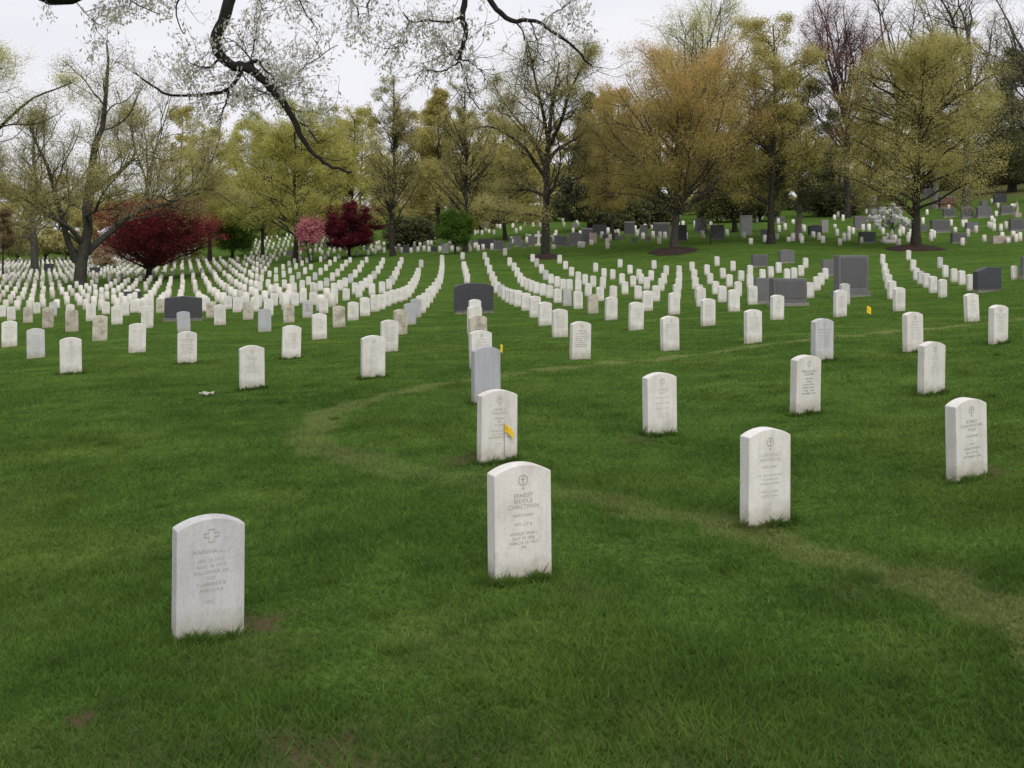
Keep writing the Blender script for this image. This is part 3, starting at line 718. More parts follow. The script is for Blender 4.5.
def build_field():
    V, by = [], {}
    for k, (x, y, z, s, yw) in enumerate(FIELD):
        t = math.radians(yw + random.gauss(0, 3)); c, sn = math.cos(t), math.sin(t)
        q = v0 * np.array([1.02, 1, s * random.uniform(.9, 1.1)])
        q = np.stack([q[:, 0] * c - q[:, 1] * sn + x, q[:, 0] * sn + q[:, 1] * c + y, q[:, 2] + z], -1)
        b = k * len(v0); V.append(q)
        for f in f0: by.setdefault(len(f), []).append([i + b for i in f])
    me = mesh_np('headstones', np.vstack(V), [np.array(v) for v in by.values()], M['field'])
    tag(link('headstones', me), 'hundreds of tiny white headstones in converging rows on the far field and slopes', 'headstones', STONE_GROUP, 'stuff')
build_field()
print('individual headstones', len(indiv), 'field', len(FIELD))

# ---------------------------------------------------------------- monuments
def prism(name, profile, t, mat, bevel=.02, y0=0):
    bm = bmesh.new()
    f = bm.faces.new([bm.verts.new((x, y0 - t / 2, z)) for x, z in profile])
    r = bmesh.ops.extrude_face_region(bm, geom=[f])
    for v in r['geom']:
        if isinstance(v, bmesh.types.BMVert): v.co.y = y0 + t / 2
    bmesh.ops.recalc_face_normals(bm, faces=bm.faces)
    if bevel: bmesh.ops.bevel(bm, geom=[e for e in bm.edges if e.calc_face_angle(0) > .5], offset=bevel, segments=1, affect='EDGES')
    return bm_mesh(name, bm, mat)

MON = 'granite family monuments among the headstones'
def monument(px, py, wpx, hpx, top, mk, label, plinth=True, yaw=18, thick=None, cat='monument', group=MON, extra=None, pmk=None):
    X, Y, z = at(px, py)
    w = wpx * Y / F; h = hpx * Y / F
    w = w / math.cos(math.radians(yaw)) * .96
    t = thick or min(.45, max(.18, w * .28))
    root = empty('monument', (X, Y, z - .03), label, cat, group, math.radians(yaw))
    ph = 0.0
    if plinth:
        ph = max(.14, h * .16)
        pm = prism('plinth', [(-w / 2 * 1.10, -.3), (w / 2 * 1.10, -.3), (w / 2 * 1.10, ph), (-w / 2 * 1.10, ph)], t * 1.45, M[pmk or mk], .02)
        link('plinth', pm, root)
    b = ph - .004 if plinth else -.3
    a = w / 2
    if top == 'flat': pr = [(-a, b), (a, b), (a, h), (-a, h)]
    elif top == 'arch':
        r_ = h * .14; pr = [(-a, b), (a, b)] + [(a * math.cos(math.pi * k / 14), h - r_ + r_ * math.sin(math.pi * k / 14)) for k in range(15)]
    elif top == 'serpentine':
        r_ = h * .10; pr = [(-a, b), (a, b), (a, h - r_)] + [(a * (1 - 2 * k / 12), h - r_ + r_ * math.sin(math.pi * k / 12)) for k in range(1, 12)] + [(-a, h - r_)]
    elif top == 'slope': pr = [(-a, b), (a, b), (a, h * .98), (-a * .15, h), (-a, h * .82)]
    elif top == 'peak': pr = [(-a, b), (a, b), (a, h * .92), (0, h), (-a, h * .92)]
    elif top == 'step': pr = [(-a, b), (a, b), (a, h * .62), (a * .35, h * .70), (a * .35, h), (-a * .45, h), (-a * .45, h * .70), (-a, h * .62)]
    link('tablet', prism('tablet', pr, t, M[mk], .015), root)
    if top == 'flat' and mk == 'granite' and w > .9:
        m_ = min(.10, w * .07)
        link('panel', prism('panel', [(-a + m_, b + m_ + .05 if plinth else .12), (a - m_, b + m_ + .05 if plinth else .12), (a - m_, h - m_), (-a + m_, h - m_)], .012, M['polished'], .003, -t / 2 - .004), root)
    if extra == 'cap':
        link('cap', prism('cap', [(-a * 1.05, h), (a * 1.05, h), (a * 1.05, h + .12), (-a * 1.05, h + .12)], t * 1.15, M['pale_granite'], .02), root)
    if extra == 'urn':
        link('cap', prism('cap', [(-a * .9, h - .002), (a * .9, h - .002), (a * .55, h + .28), (-a * .55, h + .28)], t * .9, M['dark_granite'], .02), root)
        link('urn', lathe('urn', [(.05, 0), (.22, .06), (.12, .14), (.30, .5), (.34, .75), (.22, .88), (.26, .95), (.05, 1.1)], M['pale_granite'], .95), root).location = (0, 0, h + .275)
    return root

def lathe(name, prof, mat, s=1.0, n=14):
    bm = bmesh.new(); rings = []
    for r, z in prof: rings.append([bm.verts.new((r * s * math.cos(2 * math.pi * k / n), r * s * math.sin(2 * math.pi * k / n), z * s)) for k in range(n)])
    for A, B in zip(rings, rings[1:]):
        for k in range(n): bm.faces.new((A[k], A[(k + 1) % n], B[(k + 1) % n], B[k]))
    bm.faces.new(rings[0][::-1]); bm.faces.new(rings[-1])
    return bm_mesh(name, bm, mat, True)

monument(183.5, 321, 36, 26, 'peak', 'dark_granite', 'charcoal monument with slightly peaked top beyond the left lawn', yaw=12)
monument(473.5, 313.5, 39, 31.5, 'arch', 'dark_granite', 'charcoal monument with arched top at the centre of the lawn', plinth=False, yaw=14)
monument(851, 297, 34, 42.5, 'flat', 'granite', 'tall grey granite tablet on a broad plinth, right of centre', yaw=16)
monument(829, 276, 16, 17, 'flat', 'granite', 'grey slab half hidden behind the tall grey tablet', plinth=False, yaw=18)
monument(788, 306, 37, 28.5, 'flat', 'granite', 'wide grey slab with low plinth, right half of the double monument', yaw=14)
monument(762, 304, 16, 27, 'flat', 'granite', 'narrower grey slab, left half of the double monument', yaw=14)
monument(786.5, 263, 16, 14, 'peak', 'granite', 'small grey slab farther up the slope, right one of two', plinth=False, yaw=18)
monument(759.5, 267, 16.5, 13, 'flat', 'granite', 'small grey slab lower on the slope, left one of two', plinth=False, yaw=18)
monument(987, 292, 28, 26, 'slope', 'dark_granite', 'dark blue grey monument with sloping top at right', plinth=False, yaw=14)
monument(1027, 278.5, 13, 22.5, 'flat', 'granite', 'grey slab cut off by the right edge of the view', yaw=15)
monument(940, 232.5, 20, 13, 'flat', 'granite', 'broad grey block with pale top edge right of the mulched olive tree', yaw=10)
monument(958.5, 243, 16, 10.5, 'flat', 'granite', 'low grey block with white marker before it, under the broad grey block', plinth=False, yaw=10)
monument(972, 231.5, 14, 10, 'serpentine', 'granite', 'grey block with curved top between the broad and pale blocks', plinth=False, yaw=10)
monument(1001, 243, 21, 7.5, 'flat', 'pink_granite', 'low pale pink marbled block at the far right', plinth=False, yaw=8)
monument(1016.5, 231.5, 15, 13, 'flat', 'granite', 'grey block at the right edge above the pink marbled block', yaw=8)
monument(947, 208, 17, 11, 'flat', 'red_granite', 'reddish brown block high on the wooded slope', plinth=False, yaw=8, extra='cap')
monument(949, 217.5, 13, 9, 'flat', 'granite', 'dark grey block directly below the reddish brown block', yaw=8)
monument(967, 218.5, 12.5, 12, 'flat', 'granite', 'grey upright block right of the reddish brown block', yaw=8)
monument(984, 217.5, 16, 17, 'step', 'granite', 'stepped grey monument with raised middle on the wooded slope', yaw=8)
monument(1006.5, 214.5, 13.5, 9, 'flat', 'granite', 'grey block below the dark block, right part of the wooded slope', yaw=8)
monument(1000, 203.5, 13, 10, 'flat', 'dark_granite', 'dark block highest at right on the wooded slope', yaw=8)
monument(929.5, 197.5, 13, 9, 'flat', 'granite', 'grey block highest behind the mulched olive tree', yaw=8)
monument(904.5, 229, 12, 7, 'flat', 'granite', 'grey block half hidden behind the mulched olive tree trunk', plinth=False, yaw=8)
monument(922, 231.5, 10, 7, 'flat', 'granite', 'small grey block between olive tree trunk and broad grey block', plinth=False, yaw=8)
monument(874, 217.5, 12, 11, 'flat', 'granite', 'grey pedestal carrying a pale urn under the white dogwood', yaw=8, extra='urn')
monument(867, 243, 17, 11.5, 'flat', 'dark_granite', 'dark low block below two white stones, left of the dogwood', plinth=False, yaw=12)
monument(860, 229.5, 13, 14, 'peak', 'granite', 'grey gabled monument behind the dark low block', yaw=10)
monument(815, 236, 14, 11.5, 'serpentine', 'dark_granite', 'dark rounded block right of the ivy covered trunk', plinth=False, yaw=10)
monument(824.5, 232.5, 7.5, 13, 'flat', 'pale_granite', 'pale upright block right of the dark rounded block', plinth=False, yaw=10)
monument(780, 223, 9, 6.5, 'flat', 'granite', 'grey block seen between the two straight trunks', yaw=10)
monument(682, 241.5, 9.5, 17, 'flat', 'dark_granite', 'black upright tablet right of the orange tree trunk', plinth=False, yaw=12)
monument(746, 235, 12, 18.5, 'flat', 'pale_granite', 'tall pale grey tablet right of the dark trunk', plinth=False, yaw=10, extra='cap')
monument(717, 239.5, 14, 15, 'flat', 'granite', 'wide grey tablet just behind the bare sapling', plinth=False, yaw=10)
monument(661.5, 236.5, 17, 13, 'flat', 'granite', 'grey block with white coping left of the orange tree trunk', plinth=False, yaw=10, extra='cap')
monument(765, 237.5, 9, 8.5, 'flat', 'granite', 'small grey block behind the yellow tree trunk', plinth=False, yaw=10)
monument(643.5, 238.5, 8, 14, 'flat', 'granite', 'narrow grey block left of the white coped block', plinth=False, yaw=10)
monument(701, 232.5, 12, 15, 'peak', 'granite', 'grey gabled block between orange tree and sapling', plinth=False, yaw=10)
monument(587, 243, 11, 14, 'flat', 'granite', 'grey block with pale coping right of the big bare tree', plinth=False, yaw=10, extra='cap')
monument(575, 245, 12, 13, 'serpentine', 'granite', 'grey rounded block in the cluster right of the big bare tree', yaw=10)
monument(560.5, 246, 13, 11, 'flat', 'granite', 'grey block next right of the big bare tree trunk', plinth=False, yaw=10)
monument(593, 243.5, 7.5, 11, 'flat', 'pink_granite', 'brownish pink block right of the coped grey block', plinth=False, yaw=10)
monument(517.5, 246.5, 8, 10.5, 'flat', 'granite', 'grey block between the slim dark trunk and big bare tree', plinth=False, yaw=10)
monument(599.5, 236, 14, 11.5, 'flat', 'dark_granite', 'dark block under the dark pine', plinth=False, yaw=10)
monument(629.5, 235, 10.5, 12.5, 'flat', 'granite', 'grey block with bright top right of the many stemmed tree', plinth=False, yaw=10, extra='cap')
monument(575, 227.5, 6, 7, 'step', 'pale_granite', 'small white stepped block alone on the green slope', plinth=False, yaw=10)
monument(532, 246, 8, 10, 'arch', 'granite', 'grey arched block left of the white stone cross', plinth=False, yaw=10)
monument(486, 249.5, 16, 11, 'flat', 'dark_granite', 'wide dark block left of the slim dark trunk', plinth=False, yaw=10)
monument(445.5, 253, 7, 9.5, 'arch', 'pale_granite', 'pale arched block left of the fresh green tree trunk', plinth=False, yaw=10)
monument(486, 229.5, 5.5, 8.5, 'peak', 'granite', 'small grey gabled block high behind the slim dark trunk', plinth=False, yaw=10)
monument(498.5, 250, 10, 9.5, 'flat', 'granite', 'grey block touching the slim dark trunk', plinth=False, yaw=10)
monument(434, 252.5, 6, 6.5, 'flat', 'dark_granite', 'small black bin left of the pale arched block', plinth=False, yaw=10)  # a black litter bin, stood in for by a plain monument block
monument(406, 253.5, 6.5, 9, 'peak', 'dark_granite', 'small dark block right of the poplar trunk', plinth=False, yaw=10)
monument(290, 256.5, 6, 6.5, 'arch', 'granite', 'small grey rounded block against the straight grey trunk', plinth=False, yaw=10)
monument(49, 272, 9.5, 8.5, 'flat', 'dark_granite', 'small dark block right of the pale left trunk', plinth=False, yaw=10)
monument(95, 275, 10, 8, 'flat', 'dark_granite', 'small dark block right of the great oak trunk', plinth=False, yaw=10)
monument(131.5, 299, 19, 8, 'flat', 'dark_granite', 'low dark block among white stones left of the peaked monument', plinth=False, yaw=12)

for k, (px, py, wp, hp) in enumerate([(470,247,5,7),(476,246,5,6),(493,246,5,7),(508,249,5,6),(512,243,5,6),(524,248,5,6),(529,241,5,6),(462,249,4,6),(450,248,4,5),(441,246,4,5),(425,247,4,6),(414,250,4,5),(398,251,4,6),(388,249,4,6)]):
    monument(px, py, wp, hp, ('flat', 'peak', 'arch')[k % 3], 'granite', 'tiny grey stub stone among far white stones between poplar and big bare tree', plinth=False, yaw=10, group='tiny grey stub stones left of the big bare tree')
for k, (px, py, wp, hp) in enumerate([(550,243,5,7),(568,247,5,6),(582,247,5,5),(605,240,5,6),(616,238,5,6),(622,241,5,6),(634,243,5,6),(648,242,5,6)]):
    monument(px, py, wp, hp, ('flat', 'peak', 'arch')[k % 3], 'granite', 'tiny grey stub stone among far blocks between big bare tree and orange tree', plinth=False, yaw=10, group='tiny grey stub stones right of the big bare tree')
def cross():
    X, Y, z = at(538.5, 246)
    h = 15 * Y / F; a = h * .075
    r = empty('stone_cross', (X, Y, z), 'white stone cross left of the big bare tree trunk', 'cross', None, math.radians(12))
    link('shaft', prism('shaft', [(-a, .2 - .004), (a, .2 - .004), (a, h * .62), (h * .27, h * .62), (h * .27, h * .78), (a, h * .78), (a, h), (-a, h), (-a, h * .78), (-h * .27, h * .78), (-h * .27, h * .62), (-a, h * .62)], .2, M['white'], .012), r)
    link('plinth', prism('plinth', [(-h * .25, -.3), (h * .25, -.3), (h * .22, .2), (-h * .22, .2)], .5, M['white'], .02), r)
cross()
def low_marker():
    X, Y, z = at(888.5, 243)
    r = empty('grave_marker', (X, Y, z), 'long low white marker with a small white figure under the dogwood', 'grave marker', None, math.radians(6))
    w = 13 * Y / F
    link('kerb', prism('kerb', [(-w / 2, -.2), (w / 2, -.2), (w / 2, .26), (-w / 2, .26)], .7, M['white'], .03), r)
    link('figure', lathe('figure', [(.16, 0), (.17, .3), (.12, .55), (.15, .7), (.10, .8), (.06, .83), (.09, .92), (.05, 1.02)], M['white'], .85), r).location = (w * .28, 0, .255)
    link('urn', lathe('urn', [(.08, 0), (.16, .1), (.1, .2), (.2, .6), (.16, .85), (.05, .95)], M['white'], .6), r).location = (-w * .05, .1, .255)
low_marker()
def statue():
    X, Y, z = at(1017, 217)
    h = 16 * Y / F
    r = empty('statue', (X, Y, z), 'weathered tan draped figure on a block at right edge of the slope', 'statue', None, math.radians(5))
    link('pedestal', prism('pedestal', [(-.35, -.3), (.35, -.3), (.32, h * .25), (-.32, h * .25)], .6, M['pink_granite'], .03), r)
    bm = bmesh.new(); n = 14; prev = None
    prof = [(.30, .22, 0, 0), (.26, .20, .02, .2), (.22, .17, .05, .42), (.19, .15, .03, .55), (.22, .15, 0, .68), (.25, .14, -.03, .76), (.12, .10, -.03, .81), (.075, .07, -.02, .84), (.10, .11, 0, .90), (.10, .11, .01, .95), (.04, .05, .01, 1.0)]
    S = h * .75
    for rx, ry, ox, zz in prof:
        ring = [bm.verts.new(((ox + rx * .5 * math.cos(2 * math.pi * k / n) * (1 + .12 * math.sin(5 * k) * (zz < .7))) * S, ry * .5 * math.sin(2 * math.pi * k / n) * S, zz * S)) for k in range(n)]
        if prev:
            for k in range(n): bm.faces.new((prev[k], prev[(k + 1) % n], ring[(k + 1) % n], ring[k]))
        prev = ring
    bm.faces.new(prev)
    link('figure', bm_mesh('figure', bm, M['pink_granite'], True), r).location = (0, 0, h * .25 - .01)
statue()

# ---------------------------------------------------------------- marker flags, scrap
def flag(px, py, hm, label, fw=.085, fh=.065, yaw=.4, droop=.35):
    X, Y, z = at(px, py)
    r = empty('marker_flag', (X, Y, z), label, 'flag', 'small yellow marker flags stuck in the lawn', yaw)
    bm = bmesh.new()
    bmesh.ops.create_cone(bm, cap_ends=True, segments=6, radius1=.0022, radius2=.0022, depth=hm + .1)
    bmesh.ops.translate(bm, verts=bm.verts, vec=(0, 0, hm / 2 - .05))
    link('wire', bm_mesh('wire', bm, M['wire']), r)
    bm = bmesh.new(); nx, nz = 7, 4; g = []
    for i in range(nx):
        for j in range(nz):
            t = i / (nx - 1); x = fw * t * .92; zz = hm - fh * j / (nz - 1) - droop * fw * t * t - .01
            g.append(bm.verts.new((x, .012 * math.sin(5 * t + j * .4), zz)))
    for i in range(nx - 1):
        for j in range(nz - 1): bm.faces.new((g[i * nz + j], g[(i + 1) * nz + j], g[(i + 1) * nz + j + 1], g[i * nz + j + 1]))
    bmesh.ops.solidify(bm, geom=bm.faces[:], thickness=.001)
    link('pennant', bm_mesh('pennant', bm, M['yellow'], True), r)
flag(504.5, 462, .325, 'yellow marker flag drooping in front of a white headstone', .085, .062, .2, .8)
flag(500.5, 362, .30, 'yellow marker flag just right of the blue grey headstone', .05, .13, .9, .6)
flag(867, 318.5, .30, 'yellow marker flag alone on grass right of the tall grey tablet', .11, .16, .3, .5)
def scrap():
    X, Y, z = at(207, 396)
    bm = bmesh.new(); g = []
    for i in range(6):
        for j in range(4): g.append(bm.verts.new((i * .035 - .09, j * .04 - .06, .02 + .02 * math.sin(i * 1.7 + j * 2.1))))
    for i in range(5):
        for j in range(3): bm.faces.new((g[i * 4 + j], g[(i + 1) * 4 + j], g[(i + 1) * 4 + j + 1], g[i * 4 + j + 1]))
    bmesh.ops.solidify(bm, geom=bm.faces[:], thickness=.004)
    o = link('paper_scrap', bm_mesh('paper_scrap', bm, M['scrap']))
    o.location = (X, Y, z + .02); tag(o, 'crumpled pale paper scrap lying on the grass at left', 'litter')
scrap()

# ---------------------------------------------------------------- trees
def nrm(v): return v / np.maximum(np.linalg.norm(v, axis=-1, keepdims=True), 1e-9)

class Geo:
    """collects tubes (same point count per batch) and leaf quads"""
    def __init__(s): s.V = []; s.Q = []; s.n = 0; s.LV = []; s.LT = []
    def tubes(s, P, R, sides):
        P = np.asarray(P); R = np.asarray(R)
        Nn, K, _ = P.shape
        T = np.empty_like(P); T[:, 1:-1] = P[:, 2:] - P[:, :-2]; T[:, 0] = P[:, 1] - P[:, 0]; T[:, -1] = P[:, -1] - P[:, -2]
        T = nrm(T)
        ref = np.where(np.abs(T[:, 0, 2:3]) > .8, np.array([1., 0, 0]), np.array([0, 0, 1.]))
        A = np.empty_like(P); A[:, 0] = nrm(np.cross(T[:, 0], ref))
        for k in range(1, K): A[:, k] = nrm(A[:, k - 1] - T[:, k] * (A[:, k - 1] * T[:, k]).sum(-1, keepdims=True))
        B = np.cross(T, A)
        an = np.arange(sides) * 2 * np.pi / sides
        ring = P[:, :, None] + R[:, :, None, None] * (A[:, :, None] * np.cos(an)[:, None] + B[:, :, None] * np.sin(an)[:, None])
        idx = s.n + np.arange(Nn * K * sides).reshape(Nn, K, sides)
        a = idx[:, :-1]; b = idx[:, 1:]
        q = np.stack([a, np.roll(a, -1, 2), np.roll(b, -1, 2), b], -1).reshape(-1, 4)
        s.V.append(ring.reshape(-1, 3)); s.Q.append(q); s.n += Nn * K * sides
    def leaves(s, C, size, tint, flat=0.0, aspect=.6):
        n = len(C)
        d = nrm(RNG.normal(size=(n, 3)) * np.array([1, 1, 1 - flat * .8])); e = nrm(np.cross(d, RNG.normal(size=(n, 3))))
        if flat > 0:
            up = np.array([0, 0, 1.0]); k = RNG.random((n, 1)) < flat
            e = np.where(k, nrm(np.cross(d, up) + .25 * RNG.normal(size=(n, 3))), e)
        sz = size * RNG.uniform(.6, 1.4, (n, 1))
        d = d * sz * .5; e = e * sz * .5 * aspect
        s.LV.append(np.stack([C - d, C + e - d * .1, C + d, C - e - d * .1], 1).reshape(-1, 3)); s.LT.append(np.repeat(tint, 4))
    def wood(s, name, mat): return mesh_np(name, np.vstack(s.V), [np.vstack(s.Q)], mat, smooth=True)
    def crown(s, name, mat):
        V = np.vstack(s.LV); return mesh_np(name, V, [np.arange(len(V)).reshape(-1, 4)], mat, {'tint': np.concatenate(s.LT)})

def grow(start, dirs, length, K, wobble, bend):
    """random-walk branches: start (n,3), dirs (n,3), length (n,) -> (n,K,3)"""
    n = len(start); P = np.empty((n, K, 3)); P[:, 0] = start; d = dirs.copy(); seg = (length / (K - 1))[:, None]
    for k in range(1, K):
        d = nrm(d + RNG.normal(size=(n, 3)) * wobble + np.array([0, 0, 1.0]) * bend)
        P[:, k] = P[:, k - 1] + d * seg
    return P

def along(P, t):
    """point and tangent of branch i at t[i]"""
    K = P.shape[1]; x = np.clip(t, 0, .9999) * (K - 1); i = x.astype(int); f = (x - i)[:, None]; r = np.arange(len(P))
    a, b = P[r, i], P[r, i + 1]
    return a + (b - a) * f, nrm(b - a)

def env_len(C, D, cen, rad):
    """distance along D from C to the crown ellipsoid"""
    c = (C - cen) / rad; d = D / rad
    A = (d * d).sum(1); B = 2 * (c * d).sum(1); Q = (c * c).sum(1) - 1
    disc = np.maximum(B * B - 4 * A * Q, 0)
    t = (-B + np.sqrt(disc)) / (2 * A)
    return np.where(Q > 0, np.maximum(t, .15 * rad.min()), t)

def children(P, R, cnt, t0, t1, ang, lenf, cen, rad, K, wobble, bend, rf, rmin, upb=0.0):
    n = len(P); per = RNG.poisson(cnt, n) if np.isscalar(cnt) else cnt
    per = np.maximum(per, 1); par = np.repeat(np.arange(n), per); m = len(par)
    t = t0 + (t1 - t0) * RNG.random(m)
    C, T = along(P[par], t)
    rnd = nrm(np.cross(T, RNG.normal(size=(m, 3))))
    a = np.radians(ang) * RNG.uniform(.65, 1.35, m)[:, None]
    D = nrm(T * np.cos(a) + rnd * np.sin(a) + np.array([0, 0, upb]))
    plen = np.linalg.norm(np.diff(P, axis=1), axis=2).sum(1)[par]
    el = env_len(C, D, cen, rad)
    ln = np.minimum(plen * lenf * RNG.uniform(.6, 1.25, m) * (1.1 - .55 * t), el * RNG.uniform(.75, 1.12, m))
    ln = np.maximum(ln, .1)
    Kp = P.shape[1]; rr = R[par, np.clip((t * (Kp - 1)).astype(int), 0, Kp - 1)]
    r0 = np.maximum(np.minimum(rr * rf, .012 * ln + .004), rmin); rad_ = r0[:, None] * np.linspace(1, .35, K)[None]
    return grow(C, D, ln, K, wobble, bend), np.maximum(rad_, rmin * .6)

def tree(px, py, top, half, cbot, leaf, label, name='tree', bark='bark', trunk_px=6, style='spread', n1=22, n2=7, n3=6, leafn=26000, lsize=.16,
         Z=None, group=None, seed=1, limbs=None, flat=0.0, gap=.35, cat='tree', tintf=None, lean=0.0, ang=55, stems=1, build=True, geo=None, bend=.06, clump=1.0, cx=None, layers=0):
    """px,py: foot; top/cbot: rows of crown top and bottom; half: half width in px"""
    global RNG
    keep = RNG; RNG = np.random.default_rng(seed)
    if geo is None:
        leafn = int(leafn * 2.0); lsize = lsize * .66
        if not limbs and not layers and style != 'conifer' and leafn > 15000: n1 = int(n1 * 1.9); n2 = n2 * .75
    X, Y, z = at(px, py) if Z is None else on(px, Z)
    s = Y / F
    ztop = CAM_Z + (HOR - top) * s; zbot = CAM_Z + (HOR - cbot) * s
    H = ztop - z; Rr = half * s; base = np.array([0, 0, 0.])
    zb = max(zbot - z, .05 * H)
    if style in ('spread', 'oval', 'low', 'vase'): zb_, zb = zb, max(zb - (.34 if style == 'low' else .22) * (H - zb), -.1 * H)
    cxo = 0 if cx is None else (cx - px) * s
    cen = np.array([cxo, 0, (H + zb) / 2]); rad = np.array([Rr, Rr * .9, (H - zb) / 2])
    tr = max(trunk_px * s / 2, .05)
    g = geo or Geo()
    off = np.array([X, Y, z]) if geo is not None else np.zeros(3)
    # trunk(s)
    TP, TR = [], []
    K0 = 14
    for q in range(stems):
        if limbs: break
        hh = {'spread': .93, 'oval': .82, 'vase': .42, 'conifer': .99, 'column': .97, 'low': .40}[style] * H
        if stems > 1: hh *= RNG.uniform(.85, 1.0)
        t = np.linspace(0, 1, K0)
        wob = np.cumsum(RNG.normal(size=(K0, 2)) * .010 * H, 0); wob -= wob[0]; wob *= .35
        sp = RNG.normal(size=2) * (.09 * H if stems > 1 else 0)
        P = np.stack([wob[:, 0] + sp[0] * t + lean * t * H, wob[:, 1] + sp[1] * t, t * hh - .1], -1)
        if cx is not None: P[:, 0] += cxo * t ** 1.4 * .8
        if stems > 1: P[:, :2] += RNG.normal(size=2) * tr * 1.6
        r = tr * (1 - .80 * t ** .9); r[0] *= 1.45; r[1] *= 1.08
        if style in ('vase', 'low'): r = tr * (1 - .35 * t); r[0] *= 1.4; r[1] *= 1.1
        TP.append(P); TR.append(np.maximum(r, .02))
    b1P = []; b1R = []
    if limbs:
        for path, r0, r1 in limbs:
            pts = np.array([((q[0] - px) * s * (1 + (q[2] if len(q) > 2 else 0) / Y), (q[2] if len(q) > 2 else 0), CAM_Z + (HOR - q[1]) * s - z) for q in path])
            # resample smoothly
            tt = np.linspace(0, len(pts) - 1, K0); i = np.clip(tt.astype(int), 0, len(pts) - 2); f = (tt - i)[:, None]
            p0 = pts[np.clip(i - 1, 0, None)]; p1 = pts[i]; p2 = pts[i + 1]; p3 = pts[np.clip(i + 2, None, len(pts) - 1)]
            P = .5 * (2 * p1 + (p2 - p0) * f + (2 * p0 - 5 * p1 + 4 * p2 - p3) * f ** 2 + (3 * p1 - p0 - 3 * p2 + p3) * f ** 3)
            TP.append(P); TR.append(np.linspace(r0, r1, K0) * s)
    TP = np.array(TP); TR = np.array(TR)
    g.tubes(TP + off, TR, 10)
    nst = len(TP)
    lo = np.clip((zb * 1.0) / (TP[0, -1, 2] + .1), .05, .92)
    if limbs:
        P1, R1 = TP, TR
        e, f = children(TP, TR, n1, .22, 1.0, ang, .50, cen, rad, 9, .16, bend, .5, .018)
        g.tubes(e + off, f, 5)
        P2, R2 = children(e, f, n2 * 1.3, .12, 1.0, 50, .52, cen, rad, 7, .2, bend, .55, .014, .08)
        g.tubes(P2 + off, R2, 4)
    else:
        if style != 'conifer':
            m = n1 * nst; q_ = np.repeat(np.arange(nst), n1)
            ct = RNG.uniform(-.55, .97, m); az = RNG.uniform(0, 2 * np.pi, m)
            if layers: ct = (np.round((ct * .5 + .5) * layers) / layers * 2 - 1) * .93
            st = np.sqrt(1 - ct * ct)
            k = np.where(RNG.random(m) < .30, RNG.uniform(.45, .8, m), RNG.uniform(.82, 1.04, m))[:, None]
            sq = .88 if style == 'spread' else .8
            prof = st ** sq
            tgt = cen + np.stack([prof * np.cos(az), prof * np.sin(az), ct], -1) * rad * k
            rise = {'spread': .55, 'oval': 1.0, 'vase': 1.25, 'low': .75, 'column': 1.3}[style] * RNG.uniform(.6, 1.4, m)
            topz = TP[q_, -1, 2]; dxy = np.hypot(tgt[:, 0], tgt[:, 1])
            az_ = tgt[:, 2] - dxy * rise
            lo_z = {'spread': max(zb * 1.0, .14 * H), 'vase': max(.16 * H, zb * .55), 'oval': .15 * H, 'low': .12 * H, 'column': max(zb * .9, .1 * H)}[style]
            az_ = np.clip(az_, lo_z + RNG.random(m) * .06 * H, topz * .985)
            C, T = along(TP[q_], np.clip(az_ / np.maximum(topz, .1), 0, .985))
            K1 = 11; u_ = np.linspace(0, 1, K1)[None, :, None]
            dv = tgt - C; ln = np.linalg.norm(dv, axis=1)[:, None]
            ctrl = C + dv * .5 + np.array([0, 0, 1.0]) * ln * ({'spread': .06, 'oval': .02, 'vase': .12, 'low': .14, 'column': -.04}[style]) * RNG.uniform(-.3, 1.5, (m, 1)) + RNG.normal(size=(m, 3)) * ln * .07
            if layers: ctrl[:, 2] = tgt[:, 2]; 
            e = C[:, None] * (1 - u_) ** 2 + 2 * ctrl[:, None] * u_ * (1 - u_) + tgt[:, None] * u_ ** 2
            wv = np.cumsum(RNG.normal(size=(m, K1, 3)), 1) * .012 * ln[:, None]; wv -= wv[:, :1]; e = e + wv
            Kt = TP.shape[1]; rr = TR[q_, np.clip((az_ / np.maximum(topz, .1) * (Kt - 1)).astype(int), 0, Kt - 1)]
            r0 = np.minimum(rr * .62, .014 * ln[:, 0] + .015)
            f = np.maximum(r0[:, None] * np.linspace(1, .22, K1)[None] ** 1.0, .014)
        else:   # conifer: flat whorls shortening upward
            m = n1 * 3; t = np.linspace(lo, .985, m)
            C, T = along(np.repeat(TP[:1], m, 0), t)
            az = RNG.uniform(0, 2 * np.pi, m); D = nrm(np.stack([np.cos(az), np.sin(az), RNG.uniform(-.15, .25, m)], -1))
            k = (t - lo) / (1 - lo); ln = Rr * ((1 - k) ** .75 + .05) * RNG.uniform(.65, 1.1, m)
            e = grow(C, D, ln, 8, .07, .02); f = (tr * .22 * (1 - k * .7))[:, None] * np.linspace(1, .25, 8)
        P1, R1 = e, np.maximum(f, .012)
        g.tubes(P1 + off, R1, 6)
        big = rad if style != 'conifer' else rad * 1.3
        P2, R2 = children(P1, R1, n2, .18, 1.0, 48, .50, cen, big, 6, .18, .05, .55, .014, .08)
        g.tubes(P2 + off, R2, 4)
    P3, R3 = children(P2, R2, n3, .15, 1.0, 45, .55, cen, rad * 1.06, 4, .2, .03, .6, .009, .05)
    g.tubes(P3 + off, np.maximum(R3, .0045 * (Y / 80)), 3)
